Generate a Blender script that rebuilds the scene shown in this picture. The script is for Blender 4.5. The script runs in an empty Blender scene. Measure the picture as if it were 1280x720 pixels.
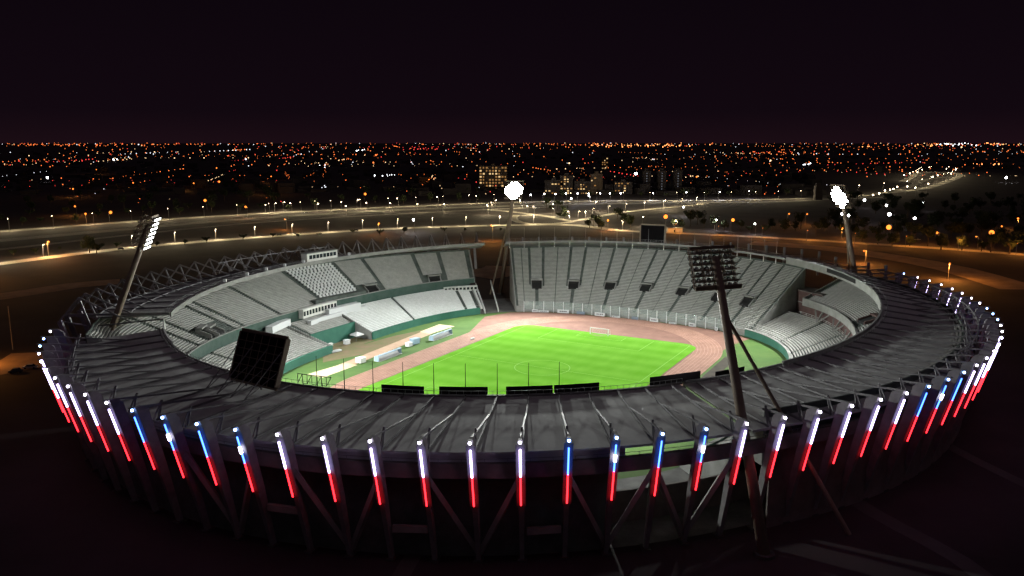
import bpy, bmesh, math, random
from mathutils import Vector, Matrix
random.seed(7)
R_ = math.radians
sc = bpy.context.scene
col = sc.collection
# ------------------------------------------------------------------ camera
CAM_H = 73.5; F_PX = 1020.0; HORIZON = 178.0
TH = math.atan((360 - HORIZON) / F_PX); CT, ST = math.cos(TH), math.sin(TH)
cam = bpy.data.cameras.new('camera'); camo = bpy.data.objects.new('camera', cam); col.objects.link(camo)
camo.location = (0, 0, CAM_H); camo.rotation_euler = (math.pi/2 - TH, 0, 0)
cam.sensor_width = 36; cam.lens = F_PX / 1280 * 36; cam.clip_start = 1; cam.clip_end = 90000
sc.camera = camo
# ------------------------------------------------------------------ world, skyglow, exposure
w = bpy.data.worlds.new('World'); sc.world = w; w.use_nodes = True
nt = w.node_tree; bg = nt.nodes['Background']
sky = nt.nodes.new('ShaderNodeTexSky'); sky.sky_type = 'NISHITA'; sky.sun_disc = False
sky.sun_elevation = R_(-12); sky.sun_rotation = R_(200)
mixn = nt.nodes.new('ShaderNodeMix'); mixn.data_type = 'RGBA'; mixn.blend_type = 'ADD'
mixn.inputs[0].default_value = 1.0
mixn.inputs[7].default_value = (0.0050, 0.0017, 0.0046, 1)
nt.links.new(mixn.outputs[2], bg.inputs[0])
tcw = nt.nodes.new('ShaderNodeTexCoord'); sx = nt.nodes.new('ShaderNodeSeparateXYZ'); nt.links.new(tcw.outputs['Generated'], sx.inputs[0])
crw = nt.nodes.new('ShaderNodeValToRGB'); ew = crw.color_ramp.elements
ew[0].position = 0.0; ew[0].color = (.0105,.0040,.0068,1); ew[1].position = .16; ew[1].color = (.0040,.0019,.0039,1)
kk = ew.new(.035); kk.color = (.0058,.0026,.0050,1)
nt.links.new(sx.outputs[2], crw.inputs[0]); nt.links.new(crw.outputs[0], mixn.inputs[7])
bg.inputs[1].default_value = 1.0
sky_gain = nt.nodes.new('ShaderNodeMix'); sky_gain.data_type = 'RGBA'; sky_gain.blend_type = 'MULTIPLY'
sky_gain.inputs[0].default_value = 1.0; sky_gain.inputs[7].default_value = (0.01, 0.01, 0.01, 1)
nt.links.new(sky.outputs[0], sky_gain.inputs[6]); nt.links.new(sky_gain.outputs[2], mixn.inputs[6])
sun = bpy.data.lights.new('skyglow', 'SUN'); sun.energy = 0.11; sun.angle = R_(120); sun.color = (1.0, 0.76, .95)
suno = bpy.data.objects.new('skyglow', sun); col.objects.link(suno); suno.rotation_euler = (R_(20), R_(10), 0)
sc.view_settings.view_transform = 'Standard'; sc.view_settings.look = 'None'
sc.view_settings.exposure = 0; sc.view_settings.gamma = 1; sc.view_settings.use_curve_mapping = False
sc.cycles.use_denoising = True
sc.cycles.max_bounces = 5; sc.cycles.diffuse_bounces = 3; sc.cycles.transparent_max_bounces = 8
sc.cycles.sample_clamp_indirect = 4
# ------------------------------------------------------------------ helpers
def ray(px, py):
    u = (px - 640) / F_PX; v = (360 - py) / F_PX
    return Vector((u, CT + v*ST, -ST + v*CT))
def at(px, py, z=0.0):
    d = ray(px, py); t = (z - CAM_H) / d.z
    return Vector((0, 0, CAM_H)) + d * t
CX, CY = 10.0, 261.0
def Rell(phi, a, b, ang):
    t = R_(phi - ang); return 1 / math.sqrt((math.cos(t)/a)**2 + (math.sin(t)/b)**2)
def Rout0(phi): return Rell(phi, 145, 126.4, 43)
heads_px = [(62,412),(54.5,421),(50,430),(48,440),(50,449.5),(56,459),(66,470),(82,481),(103,491),(129,501.5),(160.5,510.5),(199,520),(241,528.5),(289,536.5),(342,541),(398.5,546.5),(459,551),(521,553),(585.5,553),(649,551),(712.5,550.5),(773,546),(828.5,541.5),(884,536),(936,528),(984,519),(1029,513.5),(1069.5,505),(1106,498.5),(1138,490),(1166,481.5),(1189,472.5),(1209,463.5),(1224.5,454),(1236,445.5),(1244,437),(1250.5,428),(1254,420),(1254,412),(1251,404.5),(1246,397.5),(1240.5,390),(1232.5,383.5),(1222.5,376.5),(1212.5,371),(1200.5,365),(1187.5,359),(1174,354),(1159,349),(1144,345),(1127.5,340.5)]
_H = []
for _x, _y in heads_px:
    _q = at(_x, _y, 25.2); _H.append((math.degrees(math.atan2(_q.y - CY, _q.x - CX)) % 360, math.hypot(_q.x - CX, _q.y - CY) - .55))
_H.sort(); _D = []
for _k, (_a, _r) in enumerate(_H):
    _n = [(h[1] - Rout0(h[0])) for h in _H if abs((h[0]-_a+180) % 360 - 180) < 9]
    _D.append((_a, sum(_n)/len(_n)))
def Rout(phi):
    p = phi % 360; sw = sum(math.exp(-(((d[0]-p+180) % 360 - 180)/4.0)**2) for d in _D)
    if sw < 1e-6: return Rout0(p)
    v = sum(d[1]*math.exp(-(((d[0]-p+180) % 360 - 180)/4.0)**2) for d in _D)/sw
    return Rout0(p) + v*min(1, sw/1.2)
def Rin0(phi): return Rell(phi, 122.8, 100.6, 64)
def smoothstep(a, b, x):
    t = min(1, max(0, (x-a)/(b-a))); return t*t*(3-2*t)
def near_w(phi):                  # 1 on the camera side of the ring, 0 on the far side
    return smoothstep(-.25, .55, -math.sin(R_(phi)) )
def z_in(phi): return 28.0 - 5.3*near_w(phi)      # height of the roof's inner edge
def far_side(phi):
    p = (phi + 160) % 360 - 160
    return smoothstep(12, 34, p)*(1 - smoothstep(191, 202, p)) if p > -160 else 0
def z_out(phi): return 21.7 + 3.2*far_side(phi)     # and of its outer edge
def r_edge(phi):                                    # radius of the outer roof edge
    return Rout(phi) - 4 - 2.4*smoothstep(-.75, -.35, math.sin(R_(phi)))
RIN = []
for _k in range(0, 720):
    _p = _k/2; _R = Rin0(_p); _q = Vector((CX + _R*math.cos(R_(_p)), CY + _R*math.sin(R_(_p)), 28.0)); _c = Vector((0,0,CAM_H))
    _f = _p
    for _ in range(6):
        _t = (z_in(_f) - CAM_H)/(28.0 - CAM_H); _w = _c + (_q - _c)*_t
        _f = math.degrees(math.atan2(_w.y - CY, _w.x - CX)) % 360
    RIN.append((_f, math.hypot(_w.x - CX, _w.y - CY)))
RIN.sort(); RIN = [(RIN[-1][0]-360, RIN[-1][1])] + RIN + [(RIN[0][0]+360, RIN[0][1])]
import bisect
_RK = [a for a, b in RIN]
def Rin(phi):
    phi %= 360; i = max(1, min(len(RIN)-1, bisect.bisect_right(_RK, phi))); (a, r0), (b, r1) = RIN[i-1], RIN[i]
    return r0 if b - a < 1e-6 else r0 + (r1-r0)*(phi-a)/(b-a)
def Rfront(phi):
    t = R_(phi - 61); n = 3.0
    return (abs(math.cos(t)/86.0)**n + abs(math.sin(t)/73.5)**n) ** (-1/n)
def pol(phi, R, z=0.0):
    return Vector((CX + R*math.cos(R_(phi)), CY + R*math.sin(R_(phi)), z))
def phi_of(px, py, z):
    q = at(px, py, z); return math.degrees(math.atan2(q.y - CY, q.x - CX)) % 360
DX, DY = math.cos(R_(61)), math.sin(R_(61))
def ap(a, p, z=0.0):      # a along the pitch, p across it (to the left)
    return Vector((CX + DX*a - DY*p, CY + DY*a + DX*p, z))

def steps(f0, f1, d=1.3):
    n = max(1, int(round(abs(f1-f0)/d))); return [f0 + (f1-f0)*i/n for i in range(n+1)]
class MB:
    def __init__(s): s.v = []; s.f = []; s.mi = []
    def face(s, pts, m=0):
        n = len(s.v); s.v += [tuple(p) for p in pts]; s.f.append(tuple(range(n, n+len(pts)))); s.mi.append(m)
    def box8(s, b, t, m=0):          # b, t: 4 corners each, same winding (ccw from above)
        n = len(s.v); s.v += [tuple(p) for p in b] + [tuple(p) for p in t]
        F = [(3,2,1,0),(4,5,6,7),(0,1,5,4),(1,2,6,5),(2,3,7,6),(3,0,4,7)]
        for f in F: s.f.append(tuple(n+i for i in f)); s.mi.append(m)
    def box(s, x0,y0,z0,x1,y1,z1, m=0):
        s.box8([(x0,y0,z0),(x1,y0,z0),(x1,y1,z0),(x0,y1,z0)],[(x0,y0,z1),(x1,y0,z1),(x1,y1,z1),(x0,y1,z1)], m)
    def obox(s, c, ux, uy, hx, hy, z0, z1, m=0):   # oriented box: centre, unit axes in plan, half sizes
        c = Vector(c); ux = Vector(ux); uy = Vector(uy)
        q = [c - ux*hx - uy*hy, c + ux*hx - uy*hy, c + ux*hx + uy*hy, c - ux*hx + uy*hy]
        s.box8([(p.x,p.y,z0) for p in q],[(p.x,p.y,z1) for p in q], m)
    def bar(s, a, b, wx, wy=None, m=0, ref=None):  # rectangular bar between two points
        a = Vector(a); b = Vector(b); wy = wx if wy is None else wy
        d = (b - a).normalized(); r = Vector(ref) if ref is not None else (Vector((0,0,1)) if abs(d.z) < .95 else Vector((1,0,0)))
        x = d.cross(r).normalized(); y = x.cross(d).normalized()
        q = [(-wx/2,-wy/2),(wx/2,-wy/2),(wx/2,wy/2),(-wx/2,wy/2)]
        s.box8([a + x*i + y*j for i, j in q], [b + x*i + y*j for i, j in q], m)
    def tube(s, a, b, r0, r1=None, n=8, m=0, cap=True):
        a = Vector(a); b = Vector(b); r1 = r0 if r1 is None else r1
        d = (b - a).normalized(); r = Vector((0,0,1)) if abs(d.z) < .95 else Vector((1,0,0))
        x = d.cross(r).normalized(); y = d.cross(x).normalized(); k = len(s.v)
        for c, rr in ((a, r0), (b, r1)):
            for i in range(n):
                t = 2*math.pi*i/n; s.v.append(tuple(c + x*rr*math.cos(t) + y*rr*math.sin(t)))
        for i in range(n):
            j = (i+1) % n; s.f.append((k+i, k+n+i, k+n+j, k+j)); s.mi.append(m)
        if cap:
            s.f.append(tuple(k+i for i in range(n))); s.mi.append(m)
            s.f.append(tuple(k+n+i for i in reversed(range(n)))); s.mi.append(m)
    def ball(s, c, r, m=0, nu=8, nv=5):
        c = Vector(c); k = len(s.v)
        for j in range(1, nv):
            t = math.pi*j/nv
            for i in range(nu):
                p = 2*math.pi*i/nu; s.v.append((c.x + r*math.sin(t)*math.cos(p), c.y + r*math.sin(t)*math.sin(p), c.z + r*math.cos(t)))
        s.v.append((c.x,c.y,c.z+r)); s.v.append((c.x,c.y,c.z-r)); T = len(s.v)-2
        for j in range(nv-2):
            for i in range(nu):
                q = (i+1) % nu; s.f.append((k+j*nu+i, k+(j+1)*nu+i, k+(j+1)*nu+q, k+j*nu+q)); s.mi.append(m)
        for i in range(nu):
            q = (i+1) % nu
            s.f.append((T, k+i, k+q)); s.mi.append(m); s.f.append((T+1, k+(nv-2)*nu+q, k+(nv-2)*nu+i)); s.mi.append(m)
    def build(s, name, mats, parent=None, origin=None, smooth=False):
        me = bpy.data.meshes.new(name)
        v = s.v
        if origin is not None: v = [(p[0]-origin[0], p[1]-origin[1], p[2]-origin[2]) for p in v]
        me.from_pydata(v, [], s.f)
        mats = mats if isinstance(mats, (list, tuple)) else [mats]
        for m in mats: me.materials.append(m)
        if len(mats) > 1: me.polygons.foreach_set('material_index', s.mi)
        if smooth: me.polygons.foreach_set('use_smooth', [True]*len(s.f))
        me.update()
        o = bpy.data.objects.new(name, me); col.objects.link(o)
        if origin is not None and parent is None: o.location = origin
        if parent is not None: o.parent = parent
        return o
def tag(o, label=None, cat=None, group=None, kind=None):
    if label: o['label'] = label
    if cat: o['category'] = cat
    if group: o['group'] = group
    if kind: o['kind'] = kind
    return o
def thing(name, label, cat, loc=(0,0,0), rz=0.0, group=None):
    o = bpy.data.objects.new(name, None); col.objects.link(o); o.location = loc; o.rotation_euler = (0,0,rz)
    o.empty_display_size = .5
    return tag(o, label, cat, group)
def struct(o): o['kind'] = 'structure'; return o
def copy_tree(o, parent=None):
    c = o.copy(); col.objects.link(c)
    if parent is not None: c.parent = parent
    for ch in [x for x in ALLCH.get(o.name, [])]: copy_tree(ch, c)
    return c
ALLCH = {}
def proto_done(o):
    for ch in [x for x in bpy.data.objects if x.parent is o]:
        ALLCH.setdefault(o.name, []).append(ch); proto_done(ch)
# ------------------------------------------------------------------ materials
def mat(name, c, rough=.8, c2=None, scale=1.0, detail=4, metal=0.0, bump=0.0, c3=None, spec=.3, obj=True):
    m = bpy.data.materials.new(name); m.use_nodes = True; n = m.node_tree; b = n.nodes['Principled BSDF']
    b.inputs['Roughness'].default_value = rough; b.inputs['Metallic'].default_value = metal
    b.inputs['Specular IOR Level'].default_value = spec
    if c2 is None: b.inputs['Base Color'].default_value = (*c, 1)
    else:
        tc = n.nodes.new('ShaderNodeNewGeometry')
        ns = n.nodes.new('ShaderNodeTexNoise'); ns.inputs['Scale'].default_value = scale; ns.inputs['Detail'].default_value = detail
        ns.inputs['Roughness'].default_value = .65
        n.links.new(tc.outputs['Position'], ns.inputs['Vector'])
        cr = n.nodes.new('ShaderNodeValToRGB'); e = cr.color_ramp.elements
        e[0].position = .32; e[0].color = (*c, 1); e[1].position = .68; e[1].color = (*c2, 1)
        if c3:
            k = e.new(.5); k.color = (*c3, 1)
        n.links.new(ns.outputs['Fac'], cr.inputs[0]); n.links.new(cr.outputs[0], b.inputs['Base Color'])
        if bump:
            bp = n.nodes.new('ShaderNodeBump'); bp.inputs['Strength'].default_value = bump
            n.links.new(ns.outputs['Fac'], bp.inputs['Height']); n.links.new(bp.outputs[0], b.inputs['Normal'])
    return m
def emis(name, c, s, sample=True):
    m = bpy.data.materials.new(name); m.use_nodes = True; n = m.node_tree
    n.nodes.remove(n.nodes['Principled BSDF']); e = n.nodes.new('ShaderNodeEmission')
    e.inputs[0].default_value = (*c, 1); e.inputs[1].default_value = s
    n.links.new(e.outputs[0], n.nodes['Material Output'].inputs[0])
    if not sample: m.cycles.emission_sampling = 'NONE'
    return m
M = {}
M['ground'] = mat('dark_ground', (.013,.009,.0095), .95, (.036,.025,.026), .03, 8)
M['asphalt'] = mat('asphalt', (.17,.16,.135), .9, (.25,.235,.2), .08, 6)
M['avenue'] = mat('avenue_asphalt', (.26,.24,.19), .9, (.34,.31,.25), .1, 6)
M['pathdull'] = mat('dull_path', (.04,.036,.034), .9, (.06,.055,.05), .1, 5)
M['wedgeshade'] = mat('shadow_wedge_dark', (.025,.02,.015), 1, (.05,.04,.03), .3, 5)
M['kerb'] = mat('kerb_concrete', (.28,.27,.25), .9)
M['paint'] = mat('road_paint', (.7,.7,.66), .8)
M['verge'] = mat('verge_grass', (.02,.03,.012), 1, (.05,.06,.025), .06, 7)
M['dirt'] = mat('dirt', (.16,.11,.07), 1, (.28,.2,.13), .12, 7)
M['apron'] = mat('apron_grass', (.035,.085,.014), 1, (.065,.115,.024), .12, 7)
M['brown'] = mat('worn_earth', (.15,.10,.06), 1, (.10,.105,.04), .25, 7)
M['track'] = mat('running_track_red', (.17,.085,.06), .9, (.245,.13,.096), .22, 6)
M['inner_red'] = mat('infield_red', (.125,.062,.046), .9, (.19,.098,.074), .18, 6)
M['line'] = mat('white_line', (.75,.75,.7), .8)
M['sand'] = mat('pit_sand', (.42,.36,.22), 1, (.5,.43,.28), .5, 4)
M['runway'] = mat('runway_red', (.30,.19,.13), .9, (.36,.25,.17), .3, 5)
M['conc'] = mat('grey_concrete', (.17,.17,.16), .9, (.27,.27,.26), .25, 8)
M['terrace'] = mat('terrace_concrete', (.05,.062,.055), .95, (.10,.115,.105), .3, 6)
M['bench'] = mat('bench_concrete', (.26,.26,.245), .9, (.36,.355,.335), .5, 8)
M['seat'] = mat('white_seat', (.55,.56,.55), .6, (.66,.67,.66), .8, 4)
M['greenwall'] = mat('green_wall', (.026,.11,.078), .8, (.04,.145,.105), .15, 5)
M['darkgreen'] = mat('dark_green_paint', (.02,.055,.042), .7, (.05,.08,.068), .3, 6)
M['pale'] = mat('pale_render', (.5,.5,.48), .85, (.6,.6,.58), .4, 5)
M['white'] = mat('white_paint', (.55,.56,.57), .6)
M['dark'] = mat('dark_paint_and_shade', (.012,.012,.012), .9)
M['roof'] = mat('roof_membrane', (.30,.30,.295), .85, (.48,.49,.475), .13, 10, c3=(.40,.405,.395))
M['steel'] = mat('grey_steel', (.15,.145,.15), .6, (.21,.205,.21), .4, 5, metal=.2)
M['mast'] = mat('brown_steel', (.16,.12,.09), .6, (.22,.165,.12), .5, 6)
M['black'] = mat('black_panel', (.007,.006,.007), .9, spec=0.02)
M['col'] = mat('column_concrete', (.14,.132,.136), .9, (.22,.21,.215), .5, 8)
M['halopanel'] = mat('matt_halo_panel', (.11,.11,.12), .95, (.15,.15,.16), .6, 5, spec=0)
M['litband'] = mat('lit_wall_concrete', (.38,.36,.35), .9, (.5,.48,.46), .3, 7)  # paler than the other concrete, standing in for light on the wall
M['fascia'] = mat('ring_beam_concrete', (.10,.085,.08), .9, (.17,.145,.135), .3, 8)
M['canopy'] = mat('dugout_polycarbonate', (.26,.36,.45), .4)
M['foliage'] = mat('dark_foliage', (.012,.018,.008), 1, (.03,.04,.016), .4, 5)
M['trunk'] = mat('bark', (.06,.045,.03), 1)
M['wall1'] = mat('apartment_wall', (.06,.045,.035), .9, (.085,.065,.05), .2, 5)
M['wall2'] = mat('tower_wall', (.035,.03,.032), .9)
M['carpaint'] = mat('car_paint_silver', (.35,.35,.36), .35, metal=.5)
M['carpaint2'] = mat('car_paint_dark', (.03,.03,.035), .35)
M['tyre'] = mat('tyre_rubber', (.015,.015,.015), .9)
M['glassdark'] = mat('dark_glass', (.02,.025,.03), .15)
M['cityroof'] = mat('dark_city_roofs', (.015,.012,.014), .9, (.035,.03,.03), .02, 3)
M['brick'] = mat('maroon_wall', (.075,.042,.04), .9, (.11,.065,.06), .3, 6)
def glassy():
    m = bpy.data.materials.new('clear_barrier_glass'); m.use_nodes = True; n = m.node_tree
    b = n.nodes['Principled BSDF']; b.inputs['Base Color'].default_value = (.45,.55,.52,1); b.inputs['Roughness'].default_value = .2
    b.inputs['Alpha'].default_value = .2
    return m
M['glass'] = glassy()
E_WHITE = emis('white_tube_light', (.62,.50,1.0), 9)
E_BLUE = emis('blue_tube_light', (.055,.17,1.0), 7)
E_RED = emis('red_tube_light', (1.0,.016,.024), 7)
E_HEADW = emis('white_head_lamp', (.85,.8,1), 16)
E_HEADB = emis('blue_head_lamp', (.25,.45,1), 16)
E_FLOOD = emis('floodlight_lens', (.93,1,.97), 120, False)
E_FLOODM = emis('floodlight_lens_edge', (.95,1,.97), 14, False)
E_FLOODD = emis('spilling_floodlight_lens', (.85,.95,1), 4.0, False)
E_SOD = emis('sodium_lamp', (1,.23,.03), 3.0, False)
E_LED = emis('white_street_lamp', (.95,.95,1), 30, False)
E_WARM = emis('warm_street_lamp', (1,.78,.5), 30, False)
E_WIN = emis('lit_window', (1,.5,.16), .34, False)
E_WINW = emis('bright_window', (1,.66,.3), 1.0, False)
E_CARW = emis('headlight', (1,.95,.85), 20, False)
E_CARR = emis('tail_light', (1,.04,.03), 6, False)

def pitch_mat():
    m = bpy.data.materials.new('mown_pitch_grass'); m.use_nodes = True; n = m.node_tree; b = n.nodes['Principled BSDF']
    b.inputs['Roughness'].default_value = 1; b.inputs['Specular IOR Level'].default_value = 0
    g = n.nodes.new('ShaderNodeNewGeometry'); mp = n.nodes.new('ShaderNodeMapping'); mp.vector_type = 'TEXTURE'
    mp.inputs['Location'].default_value = (CX, CY, 0); mp.inputs['Rotation'].default_value = (0, 0, R_(61))
    n.links.new(g.outputs['Position'], mp.inputs['Vector'])
    wv = n.nodes.new('ShaderNodeTexWave'); wv.wave_type = 'BANDS'; wv.bands_direction = 'X'; wv.wave_profile = 'SIN'
    wv.inputs['Scale'].default_value = .033; wv.inputs['Distortion'].default_value = 1.2; wv.inputs['Detail Scale'].default_value = .5
    n.links.new(mp.outputs[0], wv.inputs['Vector'])
    ns = n.nodes.new('ShaderNodeTexNoise'); ns.inputs['Scale'].default_value = .09; ns.inputs['Detail'].default_value = 9; ns.inputs['Roughness'].default_value = .6
    sm = n.nodes.new('ShaderNodeMapping'); sm.inputs['Scale'].default_value = (.55, 1.8, 1); n.links.new(mp.outputs[0], sm.inputs['Vector'])
    n.links.new(sm.outputs[0], ns.inputs['Vector'])
    mx = n.nodes.new('ShaderNodeMix'); mx.inputs[0].default_value = .78
    n.links.new(wv.outputs['Fac'], mx.inputs[2]); n.links.new(ns.outputs['Fac'], mx.inputs[3])
    cr = n.nodes.new('ShaderNodeValToRGB'); e = cr.color_ramp.elements
    e[0].position = .3; e[0].color = (.078,.210,.017,1); e[1].position = .72; e[1].color = (.110,.256,.032,1)
    n.links.new(mx.outputs[0], cr.inputs[0]); n.links.new(cr.outputs[0], b.inputs['Base Color'])
    return m
M['pitch'] = pitch_mat()

# ------------------------------------------------------------------ ground, roads
mb = MB(); rings = [0, 60, 200, 500, 1200, 3000, 9000, 30000, 70000]; ns = 48
for i in range(len(rings)-1):
    for k in range(ns):
        a, b = 360*k/ns, 360*(k+1)/ns
        if i == 0: mb.face([pol(0,0,0), pol(a,rings[1],0), pol(b,rings[1],0)])
        else: mb.face([pol(a,rings[i],0), pol(a,rings[i+1],0), pol(b,rings[i+1],0), pol(b,rings[i],0)])
struct(mb.build('ground', M['ground']))

def smooth_line(pts, step):
    P = [Vector(p) for p in pts]; out = []
    for i in range(len(P)-1):
        p0 = P[max(i-1,0)]; p1 = P[i]; p2 = P[i+1]; p3 = P[min(i+2,len(P)-1)]
        n = max(2, int((p2-p1).length/step))
        for k in range(n):
            t = k/n
            out.append(.5*((2*p1) + (p2-p0)*t + (2*p0-5*p1+4*p2-p3)*t*t + (3*p1-p0-3*p2+p3)*t**3))
    out.append(P[-1]); return out
def strip(mb, line, w0, w1, z, m=0):
    prev = None
    for i, p in enumerate(line):
        t = (line[min(i+1,len(line)-1)] - line[max(i-1,0)]); t.z = 0; t.normalize(); nrm = Vector((-t.y, t.x, 0))
        a = p + nrm*w0; b = p + nrm*w1; a = (a.x,a.y,z); b = (b.x,b.y,z)
        if prev: mb.face([prev[0], prev[1], b, a] if w0 > w1 else [prev[1], prev[0], a, b], m)
        prev = (a, b)
def road(name, px, width, z=.06, m=None, dashes=True, kerb=True, step=25):
    line = smooth_line([at(x, y, 0) for x, y in px], step)
    mb = MB(); strip(mb, line, -width/2, width/2, z)
    if kerb:
        for s in (-1, 1): 
            strip(mb, line, s*(width/2), s*(width/2+.6), z+.12, 1)
    for s in (-1, 1): strip(mb, line, s*(width/2-.7)-.12, s*(width/2-.7)+.12, z+.03, 2)
    if dashes:
        for i in range(0, len(line)-1, 2):
            strip(mb, line[i:i+2], -.12, .12, z+.03, 2)
    o = mb.build(name, [m or M['asphalt'], M['kerb'], M['paint']]); return struct(o), line
highway, hw_line = road('highway', [(-420,330),(-150,313),(0,301),(160,286.5),(320,273),(480,263.5),(640,257.5),(800,254),(960,252.5),(1040,249),(1120,246)], 17)
highway_b, hb_line = road('highway', [(-420,312),(-150,300),(0,289.5),(160,277.5),(320,267.5),(480,259.5),(640,253),(760,251),(900,250.5),(1030,247.5)], 15)
highway_c, hc_line = road('service_road', [(-300,334),(-100,320),(0,312),(160,294),(320,278.5),(480,268.5),(600,262.5),(690,258.5)], 8)
avenue, av_line = road('avenue', [(-320,362),(-100,343),(0,330),(100,317),(200,306.5),(320,297),(480,286.5),(640,281.5),(720,281.5),(770,288),(835,291),(960,297),(1080,304.5),(1195,312),(1290,319),(1500,332)], 11, m=M['avenue'])
ramp, rp_line = road('slip_road', [(610,262),(650,266),(690,271.5),(716,276.5),(745,271),(790,264),(850,258),(885,254)], 8, m=M['avenue'])
loop, lp_line = road('loop_road', [(716,277),(695,279.5),(660,279.5),(643,275),(646,269),(672,270)], 7, m=M['avenue'], dashes=False)
far_road, fr_line = road('distant_road', [(1040,248),(1075,245),(1110,241),(1150,236.5),(1178,229),(1200,219),(1185,215),(1150,215.5),(1140,221),(1128,227)], 14, step=60)
far_road2, f2_line = road('distant_road', [(1110,240.5),(1140,232),(1160,224),(1185,221)], 12, step=60)
mb = MB()
line = smooth_line([at(x,y,0) for x,y in [(-200,395),(0,371),(90,357),(150,352)]], 15); strip(mb, line, -9, 9, .05)
line = smooth_line([at(x,y,0) for x,y in [(-60,470),(30,455),(60,440)]], 8); strip(mb, line, -9, 12, .05)
line = smooth_line([at(x,y,0) for x,y in [(940,303),(1030,309),(1120,321),(1200,336),(1290,362)]], 20); strip(mb, line, -16, 8, .05)
line = smooth_line([at(x,y,0) for x,y in [(590,345),(630,338),(640,333)]], 10); strip(mb, line, -16, 16, .05)
struct(mb.build('dirt_track', M['dirt']))
mb = MB()
line = smooth_line([at(x,y,0) for x,y in [(1000,580),(1090,640),(1200,700),(1290,770)]], 6); strip(mb, line, -2, 2, .06)
line = smooth_line([at(x,y,0) for x,y in [(1130,520),(1190,560),(1290,610)]], 6); strip(mb, line, -1.6, 1.6, .06)
line = smooth_line([at(x,y,0) for x,y in [(480,760),(520,690),(560,650)]], 4); strip(mb, line, -1.6, 1.6, .06)
struct(mb.build('footpath', M['pathdull']))

# ------------------------------------------------------------------ field of play
def poly(name, pts, z, m):
    mb = MB(); mb.face([(p.x,p.y,z) for p in pts]); return struct(mb.build(name, m))
mb = MB()
for k in range(120):
    a, b = 3*k, 3*(k+1)
    mb.face([pol(0,0,.06), pol(a,Rfront(a)+1,.06), pol(b,Rfront(b)+1,.06)])
struct(mb.build('apron', M['apron']))
# concrete floor under the stands and in the corner gaps
mb = MB()
for k in range(120):
    a, b = 3*k, 3*(k+1)
    mb.face([pol(a,Rfront(a)+1.0,.05), pol(a,Rout(a)-9,.05), pol(b,Rout(b)-9,.05), pol(b,Rfront(b)+1.0,.05)])
M['floor'] = mat('worn_concourse_concrete', (.07,.068,.066), .95, (.17,.165,.16), .16, 9)
struct(mb.build('concourse_floor', M['floor']))
def oval(L, r, n=32):
    pts = []
    for k in range(n+1): t = -90+180*k/n; pts.append(ap(L + r*math.cos(R_(t)), r*math.sin(R_(t))))
    for k in range(n+1): t = 90+180*k/n; pts.append(ap(-L + r*math.cos(R_(t)), r*math.sin(R_(t))))
    return pts
RT_IN, RT_OUT, RT_L = 38.0, 48.2, 38.0
outer = oval(RT_L, RT_OUT); inner = oval(RT_L, RT_IN)
poly('infield', inner, .10, M['inner_red'])
mb = MB(); n = len(outer)
for i in range(n):
    j = (i+1) % n
    mb.face([(inner[i].x,inner[i].y,.14),(outer[i].x,outer[i].y,.14),(outer[j].x,outer[j].y,.14),(inner[j].x,inner[j].y,.14)], 0)
for k in range(9):
    r = RT_IN + .2 + k*1.22; A = oval(RT_L, r); B = oval(RT_L, r+.06)
    for i in range(n):
        j = (i+1) % n
        mb.face([(A[i].x,A[i].y,.17),(B[i].x,B[i].y,.17),(B[j].x,B[j].y,.17),(A[j].x,A[j].y,.17)], 1)
struct(mb.build('running_track', [M['track'], mat('worn_lane_line', (.44,.29,.24), .9)]))
# far end: red surface fills everything up to the barrier
pts = [ap(a, p) for a, p in ((45,47.5),(30,48.0))]
mbp = []
for k in range(25):
    ph = 97 - k*(97-27)/24; mbp.append(pol(ph, Rfront(ph)-.4))
pts = [ap(28,47)] + [ap(60,58)] + mbp + [ap(58,-46.5), ap(40,-46)]
poly('end_zone', pts, .08, M['inner_red'])
# pitch with rounded corners
c = 7.0; g = []
for (sa, sp, t0) in ((1,1,0),(-1,1,90),(-1,-1,180),(1,-1,270)):
    ca, cp = sa*(54.8-c), sp*(37.3-c)
    for k in range(7):
        t = R_(t0 + 15*k); g.append(ap(ca + c*math.cos(t), cp + .0 + c*math.sin(t)))
poly('pitch', g, .20, M['pitch'])
mb = MB()
def seg(a0,p0,a1,p1,wd=.12):
    A = ap(a0,p0); B = ap(a1,p1); t = (B-A).normalized(); nn = Vector((-t.y,t.x,0))*wd/2
    mb.face([(A+nn)+Vector((0,0,.24)), (A-nn)+Vector((0,0,.24)), (B-nn)+Vector((0,0,.24)), (B+nn)+Vector((0,0,.24))])
L, W = 52.5, 34
for s in (-1,1):
    seg(s*L,-W,s*L,W); seg(-L,s*W,L,s*W)
    seg(s*L,-20.16,s*(L-16.5),-20.16); seg(s*L,20.16,s*(L-16.5),20.16); seg(s*(L-16.5),-20.16,s*(L-16.5),20.16)
    seg(s*L,-9.16,s*(L-5.5),-9.16); seg(s*L,9.16,s*(L-5.5),9.16); seg(s*(L-5.5),-9.16,s*(L-5.5),9.16)
seg(0,-W,0,W)
for k in range(40): seg(9.15*math.cos(k*math.pi/20),9.15*math.sin(k*math.pi/20),9.15*math.cos((k+1)*math.pi/20),9.15*math.sin((k+1)*math.pi/20))
M['faint'] = mat('worn_pitch_line', (.20,.36,.10), .9)
struct(mb.build('pitch_markings', M['faint']))
M['worn'] = mat('worn_goalmouth', (.10,.185,.03), 1, (.15,.19,.05), .5, 6)
mb = MB(); mb.face([ap(51.6+.9*math.cos(t_/9*math.pi)*(-2.2), 1.9+3.4*math.sin((t_/9-.5)*math.pi), .22) if False else ap(52.2-2.6*math.sin(t_/9*math.pi), 1.9-3.6+7.2*t_/9, .22) for t_ in range(10)]); struct(mb.build('goalmouth', M['worn']))
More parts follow.
